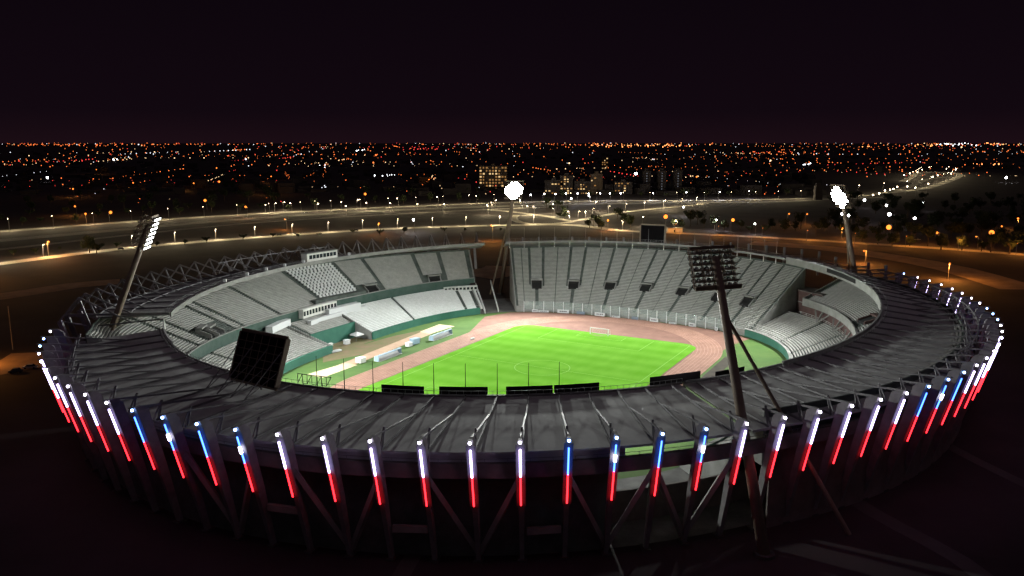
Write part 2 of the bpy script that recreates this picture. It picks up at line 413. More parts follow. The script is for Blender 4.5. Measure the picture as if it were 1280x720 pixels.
poly('recess_ground', [pol(f_, Rfront(f_)+8.8) for f_ in steps(phi_of(468,417,2.4)+.6, phi_of(424,432,2.4)+.9, 2)] + [pol(f_, Rfront(f_)-1) for f_ in reversed(steps(phi_of(468,417,2.4)+.6, phi_of(424,432,2.4)+.9, 2))], .13, M['brown'])
# left apron: worn earth, jump runway, sand pits
poly('worn_earth', [ap(-30,68),(ap(-17,80)),(ap(-2,72.0)),(ap(12,70.5)),(ap(30,66)),(ap(40,61.5)),(ap(20,61)),(ap(-10,61.5))], .09, M['brown'])
poly('jump_runway', [ap(-36,56.2),ap(-36,61.0),ap(36,66.0),ap(37,60.5)], .12, M['runway'])
poly('sand_pit', [ap(-44,55.6),ap(-44,62.6),ap(-27,60.8),ap(-27,55.6)], .16, M['sand'])
poly('sand_pit', [ap(22,60.2),ap(23,65.6),ap(38,66.6),ap(38,59.0)], .16, M['sand'])
# flat dark sheet painted as the shadow wedge beside the right-hand straight
mb = MB(); A = [ap(44,-49.2),ap(12,-49.2),ap(12,-53.5),ap(40,-53.0)]
mb.face([(p.x,p.y,.11) for p in A]); 
for i in range(2):
    p, q = A[i], A[(i+1)%4]
struct(mb.build('shadow_wedge', M['wedgeshade']))

# ------------------------------------------------------------------ grandstands
class Tier:
    def __init__(s, Rf, zf, Rb, zb, n): s.Rf, s.zf, s.Rb, s.zb, s.n = Rf, zf, Rb, zb, n
    def R(s, phi, k): return s.Rf(phi) + (s.Rb(phi) - s.Rf(phi))*k/s.n
    def z(s, k): return s.zf + (s.zb - s.zf)*k/s.n
    def zr(s, phi, R): t = (R - s.Rf(phi))/(s.Rb(phi)-s.Rf(phi)); return s.zf + (s.zb-s.zf)*t
    def terrace(s, f0, f1, parent, mat_, side=True, floor=0.0, back=True):
        mb = MB(); F = steps(f0, f1)
        for a, b in zip(F[:-1], F[1:]):
            for k in range(s.n):
                z0 = s.z(k-1) if k else floor; z1 = s.z(k)
                if k: mb.face([pol(a,s.R(a,k),z0), pol(b,s.R(b,k),z0), pol(b,s.R(b,k),z1), pol(a,s.R(a,k),z1)])
                mb.face([pol(a,s.R(a,k),z1), pol(b,s.R(b,k),z1), pol(b,s.R(b,k+1),z1), pol(a,s.R(a,k+1),z1)])
            if back:
                zt = s.z(s.n-1); mb.face([pol(a,s.Rb(a),zt), pol(b,s.Rb(b),zt), pol(b,s.Rb(b),zt+1.1), pol(a,s.Rb(a),zt+1.1)])
                mb.face([pol(b,s.Rb(b)+.3,floor), pol(a,s.Rb(a)+.3,floor), pol(a,s.Rb(a)+.3,zt+1.1), pol(b,s.Rb(b)+.3,zt+1.1)])
                mb.face([pol(a,s.Rb(a),zt+1.1), pol(b,s.Rb(b),zt+1.1), pol(b,s.Rb(b)+.3,zt+1.1), pol(a,s.Rb(a)+.3,zt+1.1)])
        o = mb.build('terrace', mat_, parent)
        if side:
            for f in (f0, f1):
                sw = MB(); nf = f + (.25 if f == max(f0,f1) else -.25)
                for k in range(s.n):
                    b4 = [pol(f,s.R(f,k),floor),pol(f,s.R(f,k+1),floor),pol(nf,s.R(nf,k+1),floor),pol(nf,s.R(nf,k),floor)]
                    zt = s.z(k)+.9; sw.box8(b4, [Vector((p.x,p.y,zt)) for p in b4])
                sw.build('side_wall', M['conc'], parent)
        return o
    def block(s, f0, f1, k0, k1, parent, mat_, gapk=None):
        mb = MB(); F = steps(f0, f1)
        for a, b in zip(F[:-1], F[1:]):
            for k in range(k0, k1):
                z = s.z(k); d = (s.Rb(a)-s.Rf(a))/s.n
                r = lambda f, o: s.R(f,k) + d*o
                t = z + .40
                mb.face([pol(a,r(a,.12),z), pol(b,r(b,.12),z), pol(b,r(b,.12),t), pol(a,r(a,.12),t)])
                mb.face([pol(a,r(a,.12),t), pol(b,r(b,.12),t), pol(b,r(b,.68),t), pol(a,r(a,.68),t)])
                mb.face([pol(a,r(a,.68),t), pol(b,r(b,.68),t), pol(b,r(b,.68),z), pol(a,r(a,.68),z)])
        return mb.build('seating_block', mat_, parent)
    def seats(s, f0, f1, k0, k1, parent, mat_, pitch=1.15, width=.85):
        mb = MB()
        for k in range(k0, k1, 2):
            R = s.R((f0+f1)/2, k) + .3; n = int(R*abs(R_(f1-f0))/pitch)
            for i in range(n):
                f = f0 + (f1-f0)*(i+.5)/n; rr = s.R(f,k)+.25; h = math.degrees(width/2/rr); z = s.z(k)
                lo, hi = min(f-h,f+h), max(f-h,f+h)
                b = [pol(lo,rr,z+.05),pol(lo,rr+.5,z+.05),pol(hi,rr+.5,z+.05),pol(hi,rr,z+.05)]
                mb.box8(b, [Vector((p.x,p.y,z+.45)) for p in b])
                b = [pol(lo,rr+.42,z+.45),pol(lo,rr+.52,z+.45),pol(hi,rr+.52,z+.45),pol(hi,rr+.42,z+.45)]
                mb.box8(b, [Vector((p.x,p.y,z+1.25)) for p in b])
        return tag(mb.build('seats', mat_, parent), kind='stuff')
    def vom(s, phi, R0, R1, wdt, parent, m_pale=None):
        h = math.degrees(wdt/2/R0); mb = MB(); lo, hi = phi-h, phi+h; e = math.degrees(.45/R0)
        def sl(ra, rb, fa, fb, lo_, up, m):      # piece following the rake of the terrace
            qq = [(fa,ra),(fa,rb),(fb,rb),(fb,ra)]
            mb.box8([pol(f,r,s.zr(phi,r)+lo_) for f,r in qq], [pol(f,r,s.zr(phi,r)+up) for f,r in qq], m)
        sl(R0, R1, lo-e, lo, -.5, 1.0, 0); sl(R0, R1, hi, hi+e, -.5, 1.0, 0)
        sl(R0+.1, R1-1.8, lo+.002, hi-.002, -.6, .52, 1)  # solid dark plate painted as the shade inside the opening
        zt = s.zr(phi, R1)+.9; zb = s.zr(phi, R1-1.8)-.1
        def bx(ra, rb, fa, fb, za, zb_, m):
            qq = [pol(fa,ra),pol(fa,rb),pol(fb,rb),pol(fb,ra)]; mb.box8([Vector((p.x,p.y,za)) for p in qq],[Vector((p.x,p.y,zb_)) for p in qq], m)
        bx(R1-1.75, R1-.3, lo+.003, hi-.003, zb, zt-.55, 1)  # dark block standing in for the shaded passage
        bx(R1-2.1, R1, lo-e, hi+e, zt-.5, zt, 0)
        return mb.build('vomitory', [m_pale or M['conc'], M['dark']], parent)
def wall_loft(name, f0, f1, Rf, z0, z1, th, m, parent, step=1.5, zbase=lambda f: 0):
    mb = MB(); F = steps(f0, f1, step)
    for a, b in zip(F[:-1], F[1:]):
        lo, hi = min(a,b), max(a,b)
        q = [pol(lo,Rf(lo)),pol(lo,Rf(lo)+th),pol(hi,Rf(hi)+th),pol(hi,Rf(hi))]; zl, zh = zbase(lo), zbase(hi)
        n = len(mb.v); mb.v += [(p.x,p.y,z0+e) for p, e in zip(q,(zl,zl,zh,zh))] + [(p.x,p.y,z1+e) for p, e in zip(q,(zl,zl,zh,zh))]
        for f in ((4,7,6,5),(0,3,7,4),(1,5,6,2),(0,1,2,3)): mb.f.append(tuple(n+i for i in f)); mb.mi.append(0)
    for f in (F[0], F[-1]):
        e = zbase(f); mb.face([pol(f,Rf(f),z0+e),pol(f,Rf(f)+th,z0+e),pol(f,Rf(f)+th,z1+e),pol(f,Rf(f),z1+e)])
    return mb.build(name, m, parent)
def railing(name, f0, f1, Rf, z, h, m, parent, post=1.0, rails=2, wd=.07, zbase=lambda f: 0):
    mb = MB(); F = steps(f0, f1, post)
    for f in F: mb.bar(pol(f,Rf(f),z+zbase(f)), pol(f,Rf(f),z+h+zbase(f)), wd)
    for j in range(rails):
        zz = z + h*(j+1)/rails
        for a, b in zip(F[:-1], F[1:]): mb.bar(pol(a,Rf(a),zz+zbase(a)), pol(b,Rf(b),zz+zbase(b)), wd)
    return mb.build(name, m, parent)

Rm = lambda f: max(Rfront(f)+20.5, 95)
Rub = lambda f: min(Rm(f)+32, Rout(f)-8.5)
# ---- far end stand: one tall bank of concrete terracing
FE0, FE1 = 28.0, 95.0
end_tier = Tier(lambda f: Rfront(f)+1.5, 2.0, lambda f: Rin(f)+5.5, 24.5, 44)
ge = thing('grandstand', 'tall single bank of grey concrete terracing behind the far goal', 'grandstand', group='grandstands round the pitch')
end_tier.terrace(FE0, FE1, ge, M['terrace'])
voms = [phi_of(x, y-1, 10.6) for x, y in ((671,356),(716.5,357),(763,358),(808,361),(853,366),(903,371),(937,378))]
Rv0 = 101.0; Rv1 = 105.4
kv = lambda f, R: int((R-end_tier.Rf(f))/(end_tier.Rb(f)-end_tier.Rf(f))*end_tier.n)
edges = sorted(voms)
hw = math.degrees(2.9/107); ai = math.degrees(1.0/107); seam = math.degrees(.18/107)
cur = FE0 + .5
for i, v in enumerate(edges + [None]):
    nxt = (v - hw - ai*.6) if v is not None else FE1 - .5
    half = (cur + nxt)/2
    lowa = cur - (hw if i else 0); lowb = nxt + (hw if v is not None else 0)
    k1 = kv(half, 103.5)
    if nxt - cur > .8:
        end_tier.block(cur + ai*.6, half - seam, k1, end_tier.n, ge, M['bench']); end_tier.block(half + seam, nxt, k1, end_tier.n, ge, M['bench'])
        end_tier.block(lowa + ai*.8, half - seam, 0, k1, ge, M['bench']); end_tier.block(half + seam, lowb - ai*.2, 0, k1, ge, M['bench'])
    if v is not None:
        end_tier.block(v - hw + ai*.5, v + hw - ai*.5, kv(v, Rv1+1.2), end_tier.n, ge, M['bench'])
        end_tier.vom(v, Rv0, Rv1, 4.4, ge)
        cur = v + hw
wall_loft('front_wall', FE0, FE1, lambda f: Rfront(f)+.6, 0, 2.6, .8, M['conc'], ge)
# ---- west stand (left): two tiers
WE0, WE1 = 105.5, 204
w_low = Tier(lambda f: Rfront(f)+1.2, 2.2, lambda f: Rfront(f)+20, 9.0, 20)
w_up = Tier(lambda f: max(Rfront(f)+20.5, 95), 11.9, Rub, 23.6, 30)
gw = thing('grandstand', 'left two tier grandstand with green front wall and press boxes', 'grandstand', group='grandstands round the pitch')
V0, V1 = phi_of(468,417,2.4), phi_of(424,432,2.4) + 1.5
w_rec = Tier(lambda f: Rfront(f)+10, 5.2, lambda f: Rfront(f)+20, 9.0, 11)
w_low.terrace(WE0, V0, gw, M['terrace'], back=False); w_low.terrace(V1, WE1, gw, M['terrace'], back=False); w_rec.terrace(V0+.3, V1-.3, gw, M['terrace'], back=False)
wall_loft('recess_wall', V0+.3, V1-.3, lambda f: Rfront(f)+9.2, 0, 6.0, .6, M['greenwall'], gw)
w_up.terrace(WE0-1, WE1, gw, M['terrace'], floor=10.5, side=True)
wl_a = sorted(phi_of(x, y, 2.4) for x, y in ((613,392),(590,392),(524,402),(468,417),(424,432),(372,463)))
b = [WE0+.4] + wl_a + [188, WE1-.4]
b = sorted(set(round(x,2) for x in b))
for x0, x1 in zip(b[:-1], b[1:]):
    if x1 - x0 < 1.5: continue
    vip = x0 < phi_of(447,425,2.4) < x1
    if vip: w_rec.block(max(x0,V0)+.7, min(x1,V1)-.7, 0, 11, gw, M['bench'])
    else: w_low.block(max(x0,V1 if x0 > V0 else 0)+.45, x1-.45, 0, 20, gw, M['seat'] if x1 < 172 else M['bench'])
wu_a = sorted(phi_of(x, y, 13.6) for x, y in ((568,353),(543,356),(500,364),(476,369),(430,378),(392,392),(345,404),(290,420),(235,425)))
wu_a = wu_a[:-1] + [178, 190]
b = sorted([WE0-.5] + wu_a + [WE1-.4]); mid_v = []
for i, (x0, x1) in enumerate(zip(b[:-1], b[1:])):
    if x1 - x0 < 1.2: continue
    if 137 < (x0+x1)/2 < 152: 
        w_up.seats(x0+.6, x1-.6, 5, 29, gw, M['seat'], 1.75, 1.15); continue
    narrow = any(x0 < phi_of(x, y, 12) < x1 for x, y in ((487,366),(556,355),(268,420)))
    w_up.block(x0+.5, x1-.5, 9 if narrow else 0, 30, gw, M['bench'])
    if narrow: w_up.vom((x0+x1)/2, w_up.R((x0+x1)/2, 1), w_up.R((x0+x1)/2, 7), 5.0, gw)
w_up.vom(184, w_up.R(184, 2), w_up.R(184, 8), 5.0, gw)
wall_loft('front_wall', WE0, V0, lambda f: Rfront(f)+.4, 0, 2.9, .7, M['greenwall'], gw); wall_loft('front_wall', V1, WE1, lambda f: Rfront(f)+.4, 0, 2.9, .7, M['greenwall'], gw)
wall_loft('upper_parapet', WE0-1, WE1, lambda f: max(Rfront(f)+20.5,95)-.5, 10.4, 12.6, .45, M['darkgreen'], gw)
wall_loft('upper_parapet', WE0-1, WE1, lambda f: max(Rfront(f)+20.5,95)-.56, 12.61, 12.9, .6, M['conc'], gw)
wall_loft('mid_level_wall', WE0, WE1, lambda f: Rfront(f)+20.2, 8.6, 10.39, .4, M['darkgreen'], gw)
wall_loft('rear_wall', WE0, 193, lambda f: w_up.Rb(f)+1.5, 0, 21, .4, M['fascia'], gw)
railing('front_rail', WE0, V0, lambda f: Rfront(f)+.7, 2.9, 1.0, M['pale'], gw, 1.6, 1, .06)
# press boxes between the tiers
def strip_box(name, f0, f1, R0, dep, z0, z1, parent, nwin, m=None, mwin=None, top=.35):
    o = None; mb = MB(); F = steps(f0, f1, 1.0)
    for a, b2 in zip(F[:-1], F[1:]):
        q = [pol(a,R0),pol(a,R0+dep),pol(b2,R0+dep),pol(b2,R0)]
        mb.box8([Vector((p.x,p.y,z0)) for p in q],[Vector((p.x,p.y,z1)) for p in q])
    o = mb.build(name, m or M['pale'], parent)
    for i in range(nwin):
        a = f0 + (f1-f0)*(i+.16)/nwin; b2 = f0 + (f1-f0)*(i+.84)/nwin; wb = MB()
        q = [pol(a,R0-.06),pol(a,R0+.1),pol(b2,R0+.1),pol(b2,R0-.06)]
        wb.box8([Vector((p.x,p.y,z0+(z1-z0)*.28)) for p in q],[Vector((p.x,p.y,z1-(z1-z0)*.22)) for p in q])
        wb.build('window', mwin or M['glassdark'], o)
    return o
pf = lambda x, y, z: phi_of(x, y, z)
fa, fb = pf(366,393,11), pf(411,381,11); fa, fb = min(fa,fb), max(fa,fb)
strip_box('press_box', fa, fb, Rm((fa+fb)/2)-2.6, 2.0, 9.6, 13.0, gw, 11)
strip_box('press_desk', fa-1.5, fb-.2, Rm((fa+fb)/2)-5.6, 1.6, 7.3, 9.0, gw, 0, M['white'])
fa, fb = pf(425,398,8), pf(457,388,8); fa, fb = min(fa,fb), max(fa,fb)
strip_box('hospitality_box', fa, fb, Rm((fa+fb)/2)-4.5, 3.0, 7.2, 10.8, gw, 0, M['white'])
strip_box('press_desk', fa-2, fa, Rm((fa+fb)/2)-4.5, 2.4, 7.2, 9.0, gw, 0, M['white'])
fa, fb = pf(567,368,9), pf(600,362,9); fa, fb = min(fa,fb), max(fa,fb)
strip_box('press_box', fa, fb, Rm((fa+fb)/2)-3, 2.0, 7.6, 9.8, gw, 9)
fa, fb = pf(335,412,10), pf(364,402,10); fa, fb = min(fa,fb), max(fa,fb)
strip_box('hospitality_box', fa, fb, Rm((fa+fb)/2)-3.5, 2.5, 8.6, 11.0, gw, 0, M['white'])
strip_box('scoring_booth', 136.5, 152.5, Rm(145)+.6, 2.6, 12.0, 14.0, gw, 0, M['terrace'])
# ---- east stand (right): two tiers
EA0, EA1 = -71.0, 24.0
e_low = Tier(lambda f: Rfront(f)+1.2, 2.2, lambda f: Rfront(f)+20, 8.6, 20)
e_up = Tier(lambda f: max(Rfront(f)+20.5, 95), 14.2, Rub, 22.6, 30)
gr = thing('grandstand', 'right two tier grandstand of plain concrete under the curved roof edge', 'grandstand', group='grandstands round the pitch')
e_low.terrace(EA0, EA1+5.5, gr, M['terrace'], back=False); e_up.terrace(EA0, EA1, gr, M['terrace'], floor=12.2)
b = [EA0+.4, -50, -34, -20, -6.5, 6.5, 16.5, EA1+5]
for x0, x1 in zip(b[:-1], b[1:]): e_low.block(x0+.35, x1-.35, 0, 20, gr, M['bench'])
b = [EA0+.4, -46, -30, -16, -1.8, 2.6, EA1-.4]
for x0, x1 in zip(b[:-1], b[1:]):
    nar = x1 - x0 < 5; e_up.block(x0+.4, x1-.4, 12 if nar else 0, 30, gr, M['bench'])
    if nar: e_up.vom((x0+x1)/2, e_up.R((x0+x1)/2, 3), e_up.R((x0+x1)/2, 10), 4.5, gr, M['brick'])
wall_loft('front_wall', EA0, EA1+5.5, lambda f: Rfront(f)+.4, 0, 2.9, .7, M['greenwall'], gr)
wall_loft('front_coping', EA0, EA1+5.5, lambda f: Rfront(f)+.2, 2.9, 3.1, 1.0, M['conc'], gr)
wall_loft('upper_parapet', EA0, EA1, lambda f: Rm(f)-.5, 12.2, 15.0, .45, M['conc'], gr)
wall_loft('mid_level_wall', EA0, EA1, lambda f: Rfront(f)+20.3, 8.6, 12.1, .4, M['brick'], gr)
railing('mid_level_rail', EA0, EA1, lambda f: Rfront(f)+19.4, 8.6, 1.2, M['pale'], gr, 1.8, 2, .08)
for f in (-24,-12,0,9,17):
    mb = MB()
    for s in (-2.2, 0, 2.2): mb.bar(pol(f, Rm(f)-3, 8.6), pol(f+s, Rm(f)-.6, 12.2), .45)
    mb.build('parapet_prop', M['conc'], gr)
railing('front_rail', 9, EA1+5.5, lambda f: Rfront(f)+2.2, 3.0, 2.4, M['pale'], gr, 1.6, 2, .08)
wall_loft('rear_wall', EA0, EA1, lambda f: e_up.Rb(f)+1.5, 0, 19, .4, M['fascia'], gr)
# ---- near end stand: seen from behind, under the near roof
NE0, NE1 = 207.0, 273.5
n_tier = Tier(lambda f: Rfront(f)+1.5, 2.0, lambda f: Rout(f)-9.5, 19.4, 40)
gn = thing('grandstand', 'near end grandstand seen from behind with dark ring beam and pale rear wall', 'grandstand', group='grandstands round the pitch')
n_tier.terrace(NE0, NE1, gn, M['terrace'])
for x0, x1 in ((207.5,220),(220.8,233),(233.8,246),(246.8,258),(258.8,273)): n_tier.block(x0, x1, 0, 40, gn, M['bench'])
wall_loft('rear_wall', NE0, NE1+1, lambda f: Rout(f)-5.6, 17.0, 21.2, .3, M['litband'], gn)
wall_loft('ring_beam', NE0-6, 293, lambda f: Rout(f)-5.2, 16.8, 19.45, .9, M['fascia'], gn)
wall_loft('gap_blocking_wall', NE1+.5, 292, lambda f: Rout(f)-19, 0, 6.6, .5, M['fascia'], gn)  # wall added across the gap, height set to block stray floodlight
wall_loft('concourse_wall', NE0, NE1-4, lambda f: Rout(f)-14, 0, 16, .5, M['fascia'], gn)
railing('ring_beam_rail', NE0-6, 293, lambda f: Rout(f)-4.8, 19.45, .7, M['steel'], gn, 1.73, 1, .07)
wall_loft('ring_beam', -67, 20, lambda f: Rout(f)-5.2, 16.8, 19.45, .9, M['fascia'], gr)
wall_loft('ring_beam', 120, NE0-6, lambda f: Rout(f)-5.2, 16.8, 19.45, .9, M['fascia'], gw)

# ------------------------------------------------------------------ roofs
def zroof(phi, R):
    Ro = r_edge(phi); Ri = Rin(phi); return z_out(phi) + (z_in(phi)-z_out(phi))*(Ro-R)/(Ro-Ri)
# evenly spaced columns, fitted to the measured heads
ph = [phi_of(x, y, 25.5) for x, y in heads_px]; u = [ph[0]]
for q in ph[1:]:
    while q < u[-1] - 180: q += 360
    u.append(q)
sm = [sum(u[max(0,i-2):min(len(u),i+3)])/len(u[max(0,i-2):min(len(u),i+3)]) if 2 <= i < len(u)-2 else u[i] for i in range(len(u))]
COLS = sm                                # from about 200 to 383
dphi = 3.42
rest = []; f = COLS[-1] + dphi
while f < 360 + COLS[0] - dphi*.6: rest.append(f - 360); f += dphi
# rest: 24 .. 196 (far end and west)
def ordinal(n): return ['first','second','third','fourth','fifth','sixth','seventh','eighth','ninth','tenth'][n]
def deck(f0, f1, parent, name='roof_deck'):
    mb = MB(); F = steps(f0, f1, 1.7); th = .45
    for a, b in zip(F[:-1], F[1:]):
        for k in range(6):
            ra = lambda f, t: r_edge(f)*(1-t) + Rin(f)*t
            t0, t1 = k/6, (k+1)/6
            P4 = [pol(a,ra(a,t0),zroof(a,ra(a,t0))),pol(b,ra(b,t0),zroof(b,ra(b,t0))),pol(b,ra(b,t1),zroof(b,ra(b,t1))),pol(a,ra(a,t1),zroof(a,ra(a,t1)))]
            mb.face(P4); mb.face([p - Vector((0,0,th)) for p in reversed(P4)])
        q = [pol(a,r_edge(a),z_out(a)),pol(b,r_edge(b),z_out(b))]
        mb.face([q[0]-Vector((0,0,th)), q[1]-Vector((0,0,th)), q[1], q[0]])
    for f in (f0, f1):
        o, i = r_edge(f), Rin(f)
        mb.face([pol(f,o,z_out(f)-th),pol(f,i,z_in(f)-th),pol(f,i,z_in(f)),pol(f,o,z_out(f))])
    return mb.build(name, M['roof'], parent)
def truss(phi, parent, west=False, wide=False):
    mb = MB(); ro, ri = Rout(phi), Rin(phi); pp = lambda R, z: pol(phi, R, z)
    tang = pol(phi+90,1,0)-pol(phi+90,0,0)
    # rib on the deck
    zo = z_out(phi); re_ = r_edge(phi); mb.bar(pp(re_-.2, zo+.2), pp(ri+.6, zroof(phi, ri+.6)+.2), .28, .4)
    xe = ro - (ro-ri)*.66
    if west:
        A = pp(ro-5.0, 31.5)
        mb.bar(A, pp(re_-1.0, zo+.2), .42); mb.bar(A, pp(ro+.2, 25.2), .4); mb.bar(A, pp(xe, zroof(phi,xe)+.3), .4)
        mb.bar(pp(ro+.2,25.2), pp(re_-1.0,zo+.4), .3)
        mb.bar(pp(ro+.2,25.2), pp(ro-3.2,14), .8, 1.2)
    else:
        mb.bar(pp(ro-1.2, 25.3), pp(xe, zroof(phi,xe)+.35), .34)
        mb.bar(pp(re_-1.6, 25.45), pp(re_-.6, zo+.2), .34)
        mb.bar(pp(re_-1.4, 25.3), pp(re_+1.0, zo-.7), .22)
    return mb.build('roof_truss', M['steel'], parent)
def gantry(f0, f1, parent, R, z0, z1, west):
    # zig-zag bracing between the apexes
    mb = MB(); F = steps(f0, f1, dphi/2)
    for i, (a, b) in enumerate(zip(F[:-1], F[1:])):
        za, zb = (z0, z1) if i % 2 == 0 else (z1, z0)
        mb.bar(pol(a, R(a), za), pol(b, R(b), zb), .26)
        mb.bar(pol(a, R(a), z1), pol(b, R(b), z1), .26)
    return mb.build('wind_bracing', M['steel'], parent)
def edge_pole(phi, parent, h=7.0):
    mb = MB(); R = Rin(phi)+.5; mb.tube(pol(phi,R,z_in(phi)), pol(phi,R,z_in(phi)+h), .11, .05, 6)
    return mb.build('lightning_rod', M['black'] if 200 < phi < 300 else M['steel'], parent)

roofs = {}
# west
rw = thing('stand_roof', 'sloping roof of the left stand with tall triangular trusses standing above it', 'roof', group='roofs over the stands')
deck(101.5, 194.5, rw)
wall_loft('edge_fascia', 101.5, 194.5, lambda f: Rin(f)-.35, -1.00, 0.35, .35, M['conc'], rw, zbase=z_in)
railing('edge_rail', 101.5, 194.5, lambda f: Rin(f)+1.2, 0.10, 1.1, M['steel'], rw, 1.2, 2, .06, zbase=z_in)
mb = MB(); mb.bar(pol(194.8, Rout(194.8)+.5, 25.6), pol(194.8, Rin(194.8), z_in(194.8)+.3), .6); mb.build('end_beam', M['steel'], rw)
for f in rest:
    if 101.5 < f < 195: truss(f, rw, True)
truss(197.4, rw, True)
mb = MB(); F_ = steps(101.6, 194.4, 1.7)
for rr, zz in ((lambda f: r_edge(f)-1.0, .5), (lambda f: r_edge(f)*.55+Rin(f)*.45, .5)):
    for a_, b_ in zip(F_[:-1], F_[1:]): mb.bar(pol(a_, rr(a_), zroof(a_, rr(a_))+zz), pol(b_, rr(b_), zroof(b_, rr(b_))+zz), .3)
mb.build('purlin', M['steel'], rw)
gantry(139.5, 166.5, rw, lambda f: Rout(f)-13, 27.2, 31.0, True)
lights_on_edge = [138,146,152,158,164,170,176]
for i, f in enumerate(lights_on_edge):
    mb = MB(); p = pol(f, Rin(f)+.9, 28.3); zz = z_in(f); mb.obox(p, (1,0,0), (0,1,0), .45, .45, zz+.3, zz+1.3); mb.tube(pol(f,Rin(f)+.9,28.0), pol(f,Rin(f)+.9,28.4), .12); mb.build('edge_lamp_housing', M['white'], rw)
# far end
re = thing('stand_roof', 'thin edged roof over the far end terracing with slim rods along it', 'roof', group='roofs over the stands')
deck(31, 96.5, re)
wall_loft('edge_fascia', 31, 96.5, lambda f: Rin(f)-.3, -0.45, 0.35, .3, M['conc'], re, zbase=z_in)
railing('edge_rail', 31, 96.5, lambda f: Rin(f)+1.2, 0.10, 1.3, M['steel'], re, 1.2, 2, .07, zbase=z_in)
for f in rest:
    if 31 < f < 96.5:
        truss(f, re); edge_pole(f, re, 6.5)
        mb = MB(); mb.bar(pol(f,Rout(f)-.4,18), pol(f,Rout(f)-.2,28.2), .8, .8); mb.build('outer_post', M['steel'], re)
        mb = MB(); mb.bar(pol(f,Rin(f)+.3,27.6), pol(f,Rin(f)+.3,25.2), .3); mb.build('edge_strut', M['pale'], re)
# east
ree = thing('stand_roof', 'dark ribbed roof over the right stand with deep pale inner edge', 'roof', group='roofs over the stands')
deck(-74, 30.6, ree)
wall_loft('edge_fascia', -56, 30.6, lambda f: Rin(f)-.5, -1.60, 1.00, .5, M['conc'], ree, zbase=z_in)
wall_loft('edge_fascia', -74, -56.2, lambda f: Rin(f)-.5, -1.00, 0.50, .5, M['steel'], ree, zbase=z_in)
railing('edge_rail', -74, 30.6, lambda f: Rin(f)+1.4, 0.10, 1.1, M['steel'], ree, 1.2, 2, .07, zbase=z_in)
fa, fb = phi_of(1024,338,28), phi_of(1060,350,28); fa, fb = sorted(((fa+180)%360-180, (fb+180)%360-180))
wall_loft('dark_window_strip', fa, fb, lambda f: Rin(f)-.62, -0.80, 0.70, .1, M['dark'], ree, zbase=z_in)
for f in [c-360 for c in COLS] + [r for r in rest if r < 31]:
    if -74 < f < 31: truss(f, ree)
gantry(-40, 20, ree, lambda f: Rout(f)-5.0, 24.0, 25.6, False)
for f in [r for r in rest if 20 < r < 31]:
    mb = MB(); mb.bar(pol(f,Rout(f)-.4,18), pol(f,Rout(f)-.2,27.0), .9, .9); mb.build('outer_post', M['steel'], ree)
# near
rn = thing('stand_roof', 'wide near roof with grey panels, railed inner edge and thin black rods', 'roof', group='roofs over the stands')
deck(202.5, 285.5, rn)
wall_loft('edge_fascia', 202.5, 285.5, lambda f: Rin(f)-.3, -0.60, 0.40, .3, M['steel'], rn, zbase=z_in)
railing('edge_rail', 202.5, 285.5, lambda f: Rin(f)+.8, 0.05, 1.5, M['steel'], rn, .8, 2, .06, zbase=z_in)
wall_loft('tip_fascia', 200, 212, lambda f: Rin(f)-.5, -1.40, 1.20, .4, M['pale'], rn, zbase=z_in)
for f in COLS:
    if 202.5 < f < 286: truss(f, rn)
    if 241 < f < 272: edge_pole(f, rn, 7.2)
mb = MB(); F = steps(phi_of(350,484,23.6), phi_of(394,490,23.6), .6)
for i, (a, b) in enumerate(zip(F[:-1], F[1:])):
    R = lambda f: Rin(f)-.5
    za, zb = z_in(a), z_in(b); mb.bar(pol(a,R(a),za+2.6), pol(b,R(b),zb+2.6), .14); mb.bar(pol(a,R(a),za+.6), pol(b,R(b),zb+2.6) if i%2==0 else pol(b,R(b),zb+.6), .1)
    mb.bar(pol(a,R(a),za+.6), pol(a,R(a),za+2.6), .12)
mb.build('edge_gantry', M['steel'], rn)

